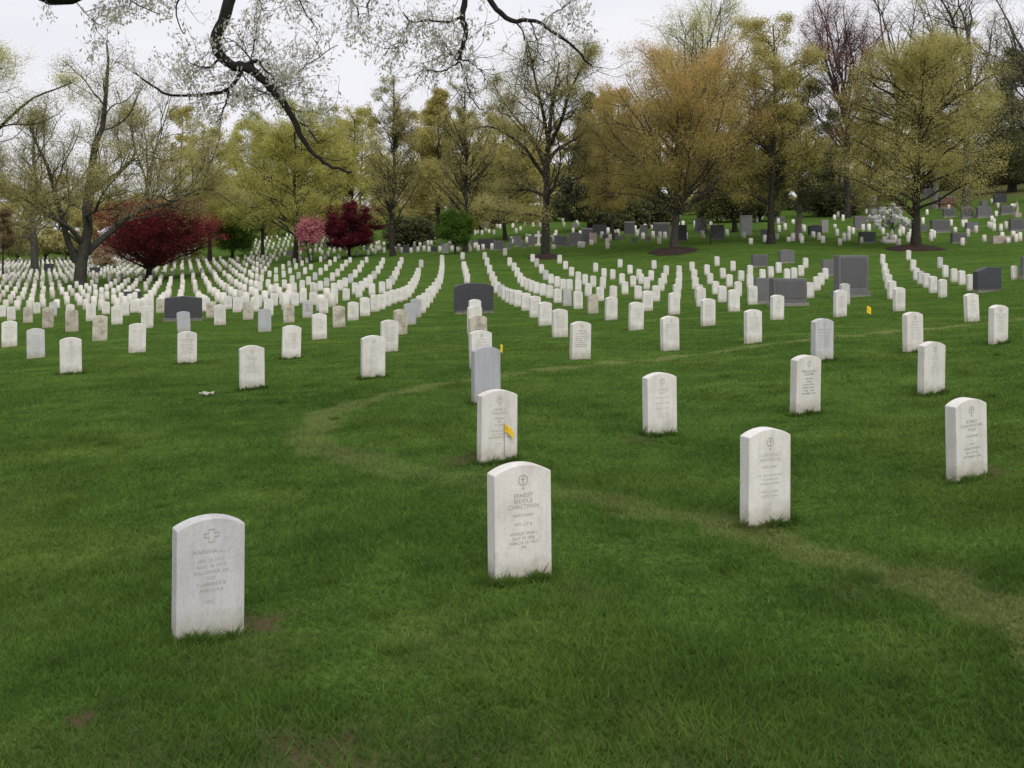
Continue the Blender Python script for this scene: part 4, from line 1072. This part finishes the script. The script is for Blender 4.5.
    # leaves along the twigs, in clumps of their own shade
    if leafn:
        m = leafn; w = RNG.random(len(P3)) ** .8 + .10
        # leave real gaps: a share of the twigs stay bare
        w[RNG.random(len(P3)) < gap] *= .05
        pk = RNG.choice(len(P3), m, p=w / w.sum())
        C, _ = along(P3[pk], RNG.random(m) ** .7)
        C = C + RNG.normal(size=(m, 3)) * clump * max(.20, min(.45, .062 * Rr)) * np.array([1, 1, .8 - .5 * flat])
        cl = RNG.random(len(P3))[pk]
        tint = .5 + 1.0 * (.55 * cl + .45 * RNG.random(m) - .5)
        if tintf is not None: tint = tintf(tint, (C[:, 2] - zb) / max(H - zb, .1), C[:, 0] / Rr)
        g.leaves(C + off, lsize, np.clip(tint, 0, 1), flat)
    RNG = keep
    if geo is not None: return
    r = empty(name, (X, Y, z), label, cat, group)
    link('trunk', g.wood('trunk', M[bark]), r)
    if leafn: link('crown', g.crown('crown', LEAF[leaf]), r)
    return r

# great oak at left with its own limbs
s0 = at(80, 286)
tree(80, 286, 28, 118, 232, 'olive', 'great spreading oak with forked trunk and sparse new leaves at left', 'oak_tree', 'bark_grey', 14, seed=3, n1=16, n3=6, leafn=40000, lsize=.17, ang=50, gap=.3, cx=105,
     limbs=[([(80,289,0),(80.5,272,0),(83,252,0),(88,232,0),(91,205,-1),(95,180,-1),(103,150,-2),(112,128,-2),(119,100,-3),(122,70,-3),(120,48,-3)], 6.6, .8),
            ([(82,258,0),(92,243,1),(104,230,2),(120,215,2),(135,206,3),(155,203,3),(170,195,3),(185,186,4),(200,190,4),(216,205,5)], 3.8, .5),
            ([(77,262,0),(72,240,-1),(70,215,-2),(68,195,-3),(66,170,-4),(60,150,-5),(52,130,-5)], 3.6, .6),
            ([(84,245,0),(78,228,-2),(66,216,-4),(55,206,-5),(42,198,-6),(28,196,-7)], 2.6, .5),
            ([(94,195,-1),(100,178,2),(112,165,3),(118,150,4),(116,132,4),(110,112,5)], 2.6, .5),
            ([(90,222,0),(100,217,-3),(118,213,-5),(128,202,-6),(142,190,-7),(160,178,-8)], 2.2, .5)])
tree(35, 273, 98, 62, 246, 'olive', 'pale barked tree with low spreading limbs left of the great oak', 'tree', 'bark_grey', 7.5, seed=4, n1=14, leafn=22000, lsize=.22, ang=50, gap=.3,
     limbs=[([(35,275,0),(34.5,258,0),(34,240,0),(32,222,0),(31,200,1),(30,180,2),(27,160,2),(24,140,3),(22,115,3)], 4.2, .8),
            ([(34,242,0),(24,237,1),(12,238,2),(-2,243,3),(-16,240,3)], 2.2, .5), ([(33,230,0),(22,224,-2),(8,230,-3),(-6,234,-4),(-20,226,-4)], 2.0, .5),
            ([(32,215,0),(40,205,2),(52,198,3),(62,185,4),(72,165,5)], 2.0, .5), ([(31,195,1),(22,188,-1),(10,182,-2),(4,165,-3),(0,145,-3)], 1.8, .5)])
tree(-62, 292, 30, 165, 205, 'pale', 'tree beyond the left edge with one pale leafed bough reaching into the sky', 'tree', 'bark', 9, seed=5, n1=13, n3=6, leafn=20000, lsize=.17, gap=.2, ang=45,
     limbs=[([(-62,295,0),(-61,260,0),(-60,220,0),(-59,180,0),(-60,140,0),(-64,100,0),(-68,60,0)], 4.5, .8),
            ([(-60,190,0),(-45,165,1),(-26,140,2),(-8,120,2),(8,105,2),(24,93,2),(40,83,3),(56,76,3)], 2.6, .5),
            ([(-60,160,0),(-48,130,-2),(-30,105,-3),(-10,88,-4),(8,78,-4),(26,70,-4)], 2.0, .4),
            ([(-60,205,0),(-80,180,2),(-105,150,3),(-130,120,4)], 2.2, .5)])
tree(148, 262, 78, 66, 215, 'olive', 'grey limbed nearly bare tree fanning out behind the crimson maple', 'bare_tree', 'bark_grey', 6, seed=6, style='vase', n1=10, n2=9, n3=8, leafn=5000, lsize=.2, Z=140, ang=50)
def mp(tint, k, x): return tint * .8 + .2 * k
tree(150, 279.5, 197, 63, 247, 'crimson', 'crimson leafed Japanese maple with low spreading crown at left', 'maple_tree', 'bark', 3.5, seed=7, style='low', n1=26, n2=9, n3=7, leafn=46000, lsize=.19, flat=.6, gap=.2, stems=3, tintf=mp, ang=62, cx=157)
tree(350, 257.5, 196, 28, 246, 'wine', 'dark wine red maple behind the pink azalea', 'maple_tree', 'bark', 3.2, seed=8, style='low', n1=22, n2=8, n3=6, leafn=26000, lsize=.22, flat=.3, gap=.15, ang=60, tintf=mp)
tree(311, 258, 212, 15, 243, 'pink', 'pink blossoming azalea beside the straight grey trunk', 'azalea_bush', 'bark', 1.2, seed=9, style='low', n1=14, n2=6, n3=5, leafn=3200, lsize=.26, flat=.4, gap=.4, stems=3, cat='bush', Z=116)
def brt(tint, k, x): return np.clip(tint + .25 * (k > .6) * (x < -.2), 0, 1)
YG = 'yellow green spring trees along the back of the field'
tree(210, 259, 128, 42, 246, 'yellow_green', 'yellow green tree with bronze top behind the crimson maple right side', 'tree', 'bark', 4, seed=10, style='spread', n1=30, n2=8, n3=7, leafn=36000, lsize=.24, Z=150, gap=.15, ang=50)
tree(262, 257, 112, 46, 226, 'yellow_green', 'yellow green tree with slender dark trunk left of the straight grey trunk', 'tree', 'bark', 3.6, seed=11, n1=30, n2=8, n3=7, leafn=34000, lsize=.24, gap=.2, ang=50, Z=138)
tree(295, 258, 100, 62, 228, 'yellow_green', 'broad yellow green tree with straight grey trunk next to the pink azalea', 'tree', 'bark', 5.2, seed=12, n1=34, n2=8, n3=7, leafn=46000, lsize=.22, gap=.2, ang=58, Z=122)
tree(350, 250, 108, 40, 235, 'yellow_green', 'yellow green tree rising behind the wine red maple', 'tree', 'bark', 4, seed=13, n1=30, n2=8, n3=6, leafn=26000, lsize=.26, gap=.2, Z=150, ang=48)
tree(393, 257, 72, 30, 236, 'olive', 'tall narrow poplar with thin bare top and dark trunk', 'poplar_tree', 'bark', 5.2, seed=14, style='column', n1=40, n2=8, n3=7, leafn=14000, lsize=.18, gap=.3, Z=110)
tree(438, 252, 88, 46, 234, 'gold', 'golden leafed cone shaped tree behind the fresh green tree', 'tree', 'bark', 5, seed=15, style='conifer', n1=26, n2=8, n3=6, leafn=40000, lsize=.28, gap=.2, Z=140, flat=.3)
tree(465, 254, 76, 34, 222, 'olive', 'slender sparse tree right of the golden cone shaped tree', 'tree', 'bark', 4.6, seed=16, style='column', n1=30, n2=8, n3=7, leafn=9000, lsize=.18, gap=.3, Z=104, ang=60)
tree(505, 248, 112, 48, 226, 'gold', 'golden olive tree with slim dark trunk behind the big bare tree', 'tree', 'bark', 4, seed=17, n1=30, n2=8, n3=7, leafn=34000, lsize=.26, gap=.2, Z=118, ang=50)
tree(455, 254, 208, 18, 241, 'green', 'small fresh green tree under the golden trees', 'tree', 'bark', 1.8, seed=18, style='spread', n1=30, n2=6, n3=5, leafn=16000, lsize=.2, gap=.1, Z=100, ang=60)
tree(545, 257, 28, 82, 228, 'olive', 'big nearly bare tree with straight trunk and wide arching limbs at centre', 'tree', 'bark', 9, seed=19, n1=15, n3=6, leafn=42000, lsize=.13, gap=.25, ang=45,
     limbs=[([(545,259,0),(545.5,235,0),(546,210,0),(547,185,0),(547,160,0),(549,135,1),(552,110,1),(555,85,1),(560,60,1)], 4.9, .8),
            ([(545,218,0),(538,216,-2),(520,216,-4),(500,214,-5),(480,212,-6)], 1.6, .4),
            ([(546,178,0),(534,163,-1),(522,150,-3),(505,140,-4),(488,134,-5),(470,138,-6)], 2.4, .4),
            ([(546,172,0),(540,150,2),(530,130,3),(520,115,4),(505,95,4),(495,75,4)], 2.3, .4),
            ([(546,165,0),(556,150,1),(568,140,3),(582,130,4),(598,118,5),(612,112,5)], 2.4, .4),
            ([(547,150,0),(560,125,-2),(568,100,-3),(578,80,-4),(590,62,-4)], 2.2, .4), ([(546,192,0),(562,182,2),(578,176,3),(592,168,4)], 1.5, .4),
            ([(546,196,0),(530,188,3),(512,186,5),(495,188,6)], 1.5, .4), ([(548,140,0),(542,115,-2),(535,90,-3),(530,65,-3),(525,45,-3)], 2.0, .4)])
tree(590, 240, 92, 30, 236, 'dark', 'dark pine standing between the big bare tree and orange tree', 'pine_tree', 'bark', 5, seed=20, style='conifer', n1=22, n2=8, n3=6, leafn=26000, lsize=.32, Z=120, gap=.3)
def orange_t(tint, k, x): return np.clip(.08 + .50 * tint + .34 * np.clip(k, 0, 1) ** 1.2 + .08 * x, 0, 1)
tree(612, 240, 82, 36, 218, 'orange', 'many stemmed tree with orange olive leaves left of the mulched orange tree', 'tree', 'bark_grey', 3, seed=21, n1=12, n2=8, n3=7, leafn=34000, lsize=.17, stems=3, gap=.2, tintf=orange_t)
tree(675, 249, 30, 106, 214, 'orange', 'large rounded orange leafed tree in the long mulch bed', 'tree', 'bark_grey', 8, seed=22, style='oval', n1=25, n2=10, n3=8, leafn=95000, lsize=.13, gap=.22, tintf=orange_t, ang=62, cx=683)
tree(700, 232, -22, 78, 130, 'pale', 'tall pale green tree rising behind the orange tree', 'tree', 'bark_grey', 6, seed=23, style='vase', n1=18, n2=10, n3=8, leafn=24000, lsize=.22, Z=125, gap=.25)
tree(735, 233, 122, 38, 216, 'ivy', 'dark leaved tree with dark trunk right of the bare sapling', 'tree', 'bark', 5, seed=24, n1=24, n2=8, n3=6, leafn=22000, lsize=.22, Z=100, gap=.25)
tree(771, 244, 8, 56, 196, 'gold', 'tall golden olive tree with straight dark trunk right of the orange tree', 'tree', 'bark', 7, seed=25, n1=34, n2=9, n3=7, leafn=42000, lsize=.16, gap=.3, ang=48)
tree(798, 240, 66, 42, 206, 'ivy', 'ivy covered tree with pale trunk beside the tall golden olive tree', 'tree', 'bark_pale', 6.5, seed=26, n1=30, n2=8, n3=6, leafn=36000, lsize=.17, gap=.3, ang=50)
tree(846, 226, -20, 52, 140, 'red_bud', 'reddish budding bare tree behind the olive tree', 'bare_tree', 'bark', 7, seed=27, style='vase', n1=16, n2=11, n3=9, leafn=26000, lsize=.15, Z=118, ang=45, gap=.15)
tree(916, 249, 28, 84, 204, 'gold', 'wide olive gold tree in the round mulch bed at right', 'tree', 'bark', 9, seed=28, style='spread', n1=38, n2=9, n3=8, leafn=66000, lsize=.13, gap=.28, ang=62)
tree(966, 212, -60, 64, 150, 'olive', 'very tall bare tree at right rising out of the frame', 'bare_tree', 'bark_grey', 8, seed=29, style='vase', n1=17, n2=11, n3=8, leafn=6000, lsize=.2, Z=118, ang=42)
tree(899, 215, -40, 44, 140, 'olive', 'tall bare tree behind the olive gold tree crown, left one', 'bare_tree', 'bark_grey', 6, seed=30, style='vase', n1=15, n2=11, n3=8, leafn=5000, lsize=.2, Z=128, ang=42)
tree(934, 214, -30, 38, 150, 'pale', 'tall thin leafed tree directly behind the olive gold tree', 'tree', 'bark_pale', 6, seed=31, style='vase', n1=15, n2=10, n3=8, leafn=14000, lsize=.2, Z=126, ang=42)
tree(1030, 214, -40, 60, 150, 'olive', 'tall bare tree cut by the right edge of the frame', 'bare_tree', 'bark_grey', 8, seed=32, style='vase', n1=17, n2=11, n3=8, leafn=5000, lsize=.2, Z=122, ang=42)
tree(1012, 214, 46, 46, 186, 'ivy', 'dark drooping cedar at the right edge', 'cedar_tree', 'bark', 7, seed=33, style='conifer', n1=26, n2=9, n3=7, leafn=46000, lsize=.26, Z=150, gap=.2, flat=.2)
tree(710, 245.5, 212, 14, 236, 'red_bud', 'bare young sapling alone on the grass right of the long mulch bed', 'sapling_tree', 'bark', 1.3, seed=34, style='vase', n1=9, n2=5, n3=3, leafn=0, ang=50)
tree(893, 243, 200, 22, 230, 'white', 'white flowering dogwood with layered branches left of the olive gold tree', 'dogwood_tree', 'bark_grey', 1.6, seed=35, style='spread', n1=16, n2=4, n3=3, leafn=3800, lsize=.26, flat=0, gap=.1, ang=75, Z=88, clump=.35, layers=5, bend=0, cx=889)
tree(66, 262, 231, 18, 253, 'dark', 'small dark round tree between the pale left trunk and great oak', 'tree', 'bark', 1.4, seed=36, n1=20, n2=6, n3=5, leafn=7000, lsize=.4, Z=200)
tree(104, 266, 244, 13, 264, 'peach', 'peach blossoming bush between the great oak and crimson maple', 'flowering_bush', 'bark', 1.0, seed=37, style='low', n1=16, n2=6, n3=5, leafn=4500, lsize=.28, flat=.5, stems=3, cat='bush', Z=150)
tree(233, 259, 205, 24, 256, 'green', 'green bush under the yellow green trees right of the crimson maple', 'bush', 'bark', 1.5, seed=38, style='low', n1=22, n2=7, n3=6, leafn=16000, lsize=.26, stems=3, cat='bush', gap=.25, Z=152)
tree(3, 272, 205, 12, 250, 'brown', 'thin brown leafed tree at the extreme left edge', 'tree', 'bark', 2.2, seed=39, n1=16, n2=6, n3=5, leafn=4500, lsize=.22, Z=130)
for k, (px, py, tp, hf, cb, Z, lab) in enumerate([(410,254,216,26,250,128,'dark evergreen bush right of the poplar trunk'), (485,240,206,18,238,150,'brownish bush behind the slim sparse tree'),
      (620,236,195,32,234,116,'dark evergreen bush behind the many stemmed tree'), (652,232,190,26,230,118,'dark evergreen bush left of the orange tree trunk'),
      (720,226,178,26,224,120,'dark evergreen bush behind the bare sapling'), (757,226,176,26,224,118,'dark evergreen bush right of the dark trunk'),
      (832,226,184,34,224,124,'dark evergreen bush behind the two straight trunks'), (575,235,190,24,232,150,'dark evergreen bush behind the big bare tree trunk')]):
    tree(px, py, tp, hf, cb, 'ivy' if k == 0 else ('brown' if k == 1 else 'ivy'), lab, 'bush', 'bark', 1.5, seed=50 + k, style='low', n1=22, n2=7, n3=5, leafn=13000, lsize=.34, stems=3, cat='bush', Z=Z, gap=.2)
for k, (px, tp, hf, Z, lf, lab) in enumerate([(985,163,28,185,'brown','brown leafless shrub bank below the dark cedar'), (1018,168,22,178,'brown','brown shrub at the right edge beside the statue'), (955,158,24,188,'olive','olive shrub above the reddish brown block'), (930,172,20,190,'brown','brown shrub behind the highest grey block')]):
    tree(px, 0, tp, hf, 205, lf, lab, 'shrub', 'bark', 1.5, seed=70 + k, style='low', n1=22, n2=7, n3=6, leafn=12000, lsize=.26, stems=3, cat='shrub', Z=Z, gap=.2)

# far-off wood that closes the view behind all of these
def woodland():
    r = random.Random(5)
    for lf, nm, lab, lst in (('gold', 'woodland', 'far olive spring wood along the skyline', [(x, r.uniform(92, 140), r.uniform(26, 40)) for x in range(-60, 1130, 30)]),
                        ('olive', 'underwood', 'dim olive undergrowth at the foot of the far wood', [(x, r.uniform(180, 206), r.uniform(18, 26)) for x in range(-60, 1130, 26)])):
        g = Geo()
        for k, (x, tp, hf) in enumerate(lst):
            if nm == 'woodland':
                if x < 175: tp = r.uniform(170, 200)
                tree(x, 0, tp, hf, 225, None, None, Z=r.uniform(165, 215) if x > 520 else r.uniform(205, 250), seed=200 + k, style='oval', n1=26, n2=6, n3=4, leafn=15000, lsize=.32, geo=g, gap=.15, trunk_px=3)
            else:
                if x < 180: tp += 38
                tree(x, 0, tp, hf, 248 if x < 500 else 228, None, None, Z=r.uniform(185, 200) if (x < 500 or x > 900) else r.uniform(145, 168), seed=300 + k, style='low', n1=14, n2=6, n3=4, leafn=7000, lsize=.4, geo=g, stems=2, trunk_px=1.5, gap=.2)
        root = empty(nm, (0, 0, 0), lab, 'trees'); root['kind'] = 'stuff'
        link('trunk', g.wood('trunk', M['bark']), root)['kind'] = 'stuff'; link('crown', g.crown('crown', LEAF[lf]), root)['kind'] = 'stuff'
woodland()

# ---------------------------------------------------------------- the bough overhead (its trunk stands left of the frame)
def overhead():
    global RNG
    RNG = np.random.default_rng(77)
    D = 9.0; s = D / F
    X0, Y0 = -7.6, 9.6; z0 = float(ground(X0, Y0))
    def W(px, py, d=0.0): Z = D + d; return np.array([(px - 512) / F * Z - X0, Z - Y0, CAM_Z + (HOR - py) / F * Z - z0])
    g = Geo()
    def limb(pts, r0, r1, K=16, sides=8):
        pts = np.array(pts); tt = np.linspace(0, len(pts) - 1, K); i = np.clip(tt.astype(int), 0, len(pts) - 2); f = (tt - i)[:, None]
        p0 = pts[np.clip(i - 1, 0, None)]; p1 = pts[i]; p2 = pts[i + 1]; p3 = pts[np.clip(i + 2, None, len(pts) - 1)]
        P = .5 * (2 * p1 + (p2 - p0) * f + (2 * p0 - 5 * p1 + 4 * p2 - p3) * f ** 2 + (3 * p1 - p0 - 3 * p2 + p3) * f ** 3)
        P[1:-1] += RNG.normal(size=(K - 2, 3)) * .005
        R = np.linspace(r0, r1, K) * (1 + .045 * RNG.normal(size=K)); R = np.maximum(R, .003)
        g.tubes(P[None], R[None], sides); return P, R
    limb([(0, 0, -.2), (.05, 0, 1.2), (-.05, .05, 2.6), (.1, 0, 4.0), (.3, -.1, 5.5), (.5, -.2, 7.2)], .36, .16, sides=14)
    main = [np.array([.0, 0, 3.6]), W(-60, -30), W(24, -24), W(60, -9), W(98, -26), W(165, -62), W(240, -80), W(330, -72), W(420, -76), W(500, -70), W(580, -84)]
    limb(main, .17, .05, 26, 12)
    A = [W(240, -78), W(238, -40), W(233, -8), W(224, 18), W(216, 38), W(219, 54), W(231, 64), W(246, 67), W(257, 74), W(270, 88), W(283, 103), W(294, 120), W(301, 137), W(312, 151), W(325, 163), W(338, 169), W(352, 172)]
    sm = []
    sm.append(limb(A[:9], .054, .040, 24, 10)); sm.append(limb(A[8:], .036, .009, 24, 8))
    for pts, r0 in [
        ([W(244, 66), W(253, 62), W(259, 62), W(264, 68), W(270, 73)], .020), ([W(241, 69), W(236, 83), W(228, 90), W(212, 93), W(192, 96), W(170, 95), W(158, 90), W(148, 83), W(134, 72)], .019),
        ([W(228, 90), W(226, 102), W(222, 112), W(217, 122)], .011), ([W(228, 95), W(238, 96), W(250, 97), W(262, 94)], .009), ([W(220, 58), W(209, 68), W(200, 66), W(190, 63)], .012),
        ([W(256, 70), W(247, 55), W(238, 45), W(228, 38)], .010), ([W(251, 62), W(254, 45), W(257, 25), W(262, 8)], .009), ([W(262, 78), W(275, 79), W(288, 84), W(302, 78)], .009),
        ([W(278, 97), W(262, 92), W(250, 84), W(243, 72)], .008), ([W(296, 130), W(294, 140), W(299, 148), W(309, 149)], .010), ([W(300, 122), W(312, 133), W(318, 143), W(325, 140)], .009), ([W(316, 156), W(334, 160), W(350, 159)], .006),
        ([W(270, 88), W(284, 78), W(300, 70), W(318, 58), W(338, 45)], .009), ([W(284, 104), W(300, 112), W(318, 112)], .006)]:
        sm.append(limb(pts, r0, r0 * .4, 14, 6))
    B = [W(470, -72), W(467, -30), W(464, 4), W(463, 18), W(466, 34), W(462, 48), W(459, 61)]
    sm.append(limb(B, .030, .018, 18, 8))
    for pts, r0 in [([W(463, 16), W(452, 22), W(438, 22), W(425, 20), W(412, 22), W(403, 12)], .013), ([W(459, 61), W(450, 68), W(440, 71), W(426, 70)], .010), ([W(459, 61), W(464, 72), W(468, 85), W(472, 98), W(480, 110)], .010),
                    ([W(459, 60), W(468, 61), W(476, 66), W(483, 72)], .008), ([W(457, 60), W(449, 50), W(444, 42)], .008), ([W(410, 23), W(402, 36), W(396, 50)], .005)]:
        sm.append(limb(pts, r0, r0 * .4, 14, 6))
    Cc = [W(455, -74), W(475, -30), W(490, 0), W(500, 13), W(512, 21), W(526, 20), W(540, 22), W(556, 34), W(572, 45), W(584, 58), W(592, 66)]
    sm.append(limb(Cc, .030, .007, 24, 8))
    for pts, r0 in [([W(516, 21), W(524, 36), W(527, 52), W(534, 62)], .008), ([W(530, 21), W(536, 36), W(538, 50), W(545, 62)], .008), ([W(180, -66), W(176, -40), W(182, -14), W(176, 12), W(184, 34)], .012),
                    ([W(330, -72), W(338, -40), W(346, -12), W(357, 8), W(358, 18)], .014), ([W(420, -74), W(400, -44), W(380, -14), W(366, 8)], .012), ([W(560, -82), W(572, -46), W(580, -16), W(566, 6), W(556, 12)], .012),
                    ([W(60, -6), W(78, 4), W(90, 18), W(104, 26)], .006), ([W(290, -76), W(300, -44), W(296, -12), W(306, 14), (W(318, 30))], .012), ([W(100, -20), W(120, -8), W(136, 4), W(160, 14)], .01)]:
        sm.append(limb(pts, r0, r0 * .4, 14, 6))
    # twigs and hanging catkins
    Ps = np.array([np.array([p[int(round(k))] for k in np.linspace(0, len(p) - 1, 12)]) for p, r in sm]); Rs = np.array([np.array([r[int(round(k))] for k in np.linspace(0, len(r) - 1, 12)]) for p, r in sm])
    def kids(P, R, cnt, ln, K, rm, wob):
        par = np.repeat(np.arange(len(P)), cnt); m = len(par); t = RNG.uniform(.08, 1, m); C, T = along(P[par], t)
        r = nrm(np.cross(T, RNG.normal(size=(m, 3)))); a = RNG.uniform(.5, 1.2, m)[:, None]
        Dd = nrm(T * np.cos(a) + r * np.sin(a)); Q = grow(C, Dd, ln * RNG.uniform(.4, 1.3, m), K, wob, .0)
        return Q, np.repeat(np.linspace(rm, rm * .45, K)[None], m, 0)
    src = np.array([i for i in range(2, len(Ps)) if i not in (11, 12, 13)]); q1, r1 = kids(Ps[src], Rs[src], 9, .40, 8, .0030, .28); g.tubes(q1, r1, 4)
    q2, r2 = kids(q1, r1, 5, .22, 6, .0015, .3); g.tubes(q2, r2, 3)
    w = RNG.random(len(q2)) ** 1.5; m = 12500; pk = RNG.choice(len(q2), m, p=w / w.sum()); C, _ = along(q2[pk], RNG.random(m))
    C = C + RNG.normal(size=(m, 3)) * np.array([.035, .035, .03]); C[:, 2] -= RNG.random(m) * .04
    Wz = C + np.array([X0, Y0, z0]); qx, qy = pxy(Wz[:, 0], Wz[:, 1], Wz[:, 2])
    low = np.where(qx > 478, 38, np.where(qx > 352, 78, 128)) + RNG.normal(0, 10, len(C)); C = C[qy < low]
    pk = pk[qy < low]
    n = len(C); d = nrm(RNG.normal(size=(n, 3)) * np.array([.6, .6, 1.0])); e = nrm(np.cross(d, RNG.normal(size=(n, 3)))); sz = RNG.uniform(.022, .056, (n, 1))
    d = d * sz * .5; e = e * sz * .19
    g.LV.append(np.stack([C - d, C + e, C + d, C - e], 1).reshape(-1, 3)); g.LT.append(np.repeat(np.clip(.6 * RNG.random(len(q2))[pk] + .4 * RNG.random(n), 0, 1), 4))
    root = empty('overhanging_tree', (X0, Y0, z0), 'black boughs with pale new leaves hanging into the top of the view', 'tree')
    link('trunk', g.wood('trunk', M['bark_wet']), root); link('crown', g.crown('crown', LEAF['catkin']), root)
overhead()

# ---------------------------------------------------------------- mulch beds
def mulch(px, py, wpx, dm, label):
    X, Y, z = at(px, py); a = wpx * Y / F / 2
    V, Fc = [], []; n, m = 48, 12
    rr = random.Random(px)
    for i in range(m + 1):
        k = i / m
        for j in range(n):
            t = 2 * math.pi * j / n; w = 1 + .07 * math.sin(3 * t + px) + .05 * math.sin(7 * t)
            x = a * k * w * math.cos(t); y = dm * k * w * math.sin(t)
            zz = float(ground(X + x, Y + y)) - z + .30 * (1 - k ** 2.2) + .02 + rr.uniform(-.03, .03) * (k < .98) - (.10 if i == m else 0)
            V.append((x, y, zz))
    for i in range(m):
        for j in range(n): Fc.append((i * n + j, (i + 1) * n + j, (i + 1) * n + (j + 1) % n, i * n + (j + 1) % n))
    me = mesh_np('mulch_bed', np.array(V), [np.array(Fc)], M['mulch'], smooth=True)
    me.flip_normals() if me.polygons[n * 3].normal.z < 0 else None
    o = link('mulch_bed', me); o.location = (X, Y, z); tag(o, label, 'mulch bed', 'dark mulch beds round the trunks', 'stuff')
mulch(673, 252, 50, 3.0, 'long dark mulch bed round the orange tree')
mulch(914, 249.5, 58, 2.2, 'round dark mulch bed under the olive gold tree')
mulch(546, 258, 36, 1.6, 'small dark mulch bed at the big bare tree')

build_ground()
build_grass(stones=near_feet)

# ---------------------------------------------------------------- sky, sun, camera
w = bpy.data.worlds.new('World'); scn.world = w; w.use_nodes = True
nt = w.node_tree; nt.nodes.clear(); g = N(nt)
SUN_EL, SUN_AZ = math.radians(48), math.radians(160)    # azimuth from +Y clockwise: behind the viewer, to the right
sky = g('ShaderNodeTexSky', sky_type='NISHITA'); sky.sun_disc = False; sky.sun_elevation = SUN_EL; sky.sun_rotation = SUN_AZ; sky.dust_density = 3; sky.air_density = 1.2
tc = g('ShaderNodeTexCoord')
mpn = g('ShaderNodeMapping'); mpn.inputs['Scale'].default_value = (1, 1, 3.2); g.link(tc.outputs['Generated'], mpn.inputs[0])
cl = noise(g, 2.6, 6, .6, mpn.outputs[0])
cr = g('ShaderNodeValToRGB'); ramp(cr, [(.30, (6.75, 6.65, 7.15)), (.70, (7.75, 7.6, 8.0))]); g.link(cl.outputs['Fac'], cr.inputs[0])
cm = mixc(g, .93, sky.outputs[0], cr.outputs[0])
bg = g('ShaderNodeBackground'); bg.inputs['Strength'].default_value = .1; g.link(cm, bg.inputs[0])
wo = g('ShaderNodeOutputWorld'); g.link(bg.outputs[0], wo.inputs[0])

sl = bpy.data.lights.new('sun', 'SUN'); sl.energy = 1.5; sl.angle = math.radians(45); sl.color = (1, .95, .88)
so = bpy.data.objects.new('sun', sl); COL.objects.link(so)
from mathutils import Vector
d = Vector((math.sin(SUN_AZ) * math.cos(SUN_EL), math.cos(SUN_AZ) * math.cos(SUN_EL), math.sin(SUN_EL)))
so.rotation_euler = (-d).to_track_quat('-Z', 'Y').to_euler(); so.location = (0, -20, 40)

cam = bpy.data.cameras.new('camera'); cam.sensor_width = 36; cam.lens = 36 * F / 1024; cam.shift_y = -(384 - HOR) / 1024
cam.clip_start = .1; cam.clip_end = 2000
co = bpy.data.objects.new('camera', cam); COL.objects.link(co); co.location = (0, 0, CAM_Z); co.rotation_euler = (math.radians(90), 0, 0)
scn.camera = co
vs = scn.view_settings; vs.view_transform = 'Standard'; vs.look = 'None'; vs.exposure = .35; vs.gamma = 1; vs.use_curve_mapping = False
scn.render.resolution_x, scn.render.resolution_y = 1024, 768
scn.cycles.max_bounces = 6; scn.cycles.diffuse_bounces = 3; scn.cycles.transmission_bounces = 4
scn.cycles.use_denoising = True
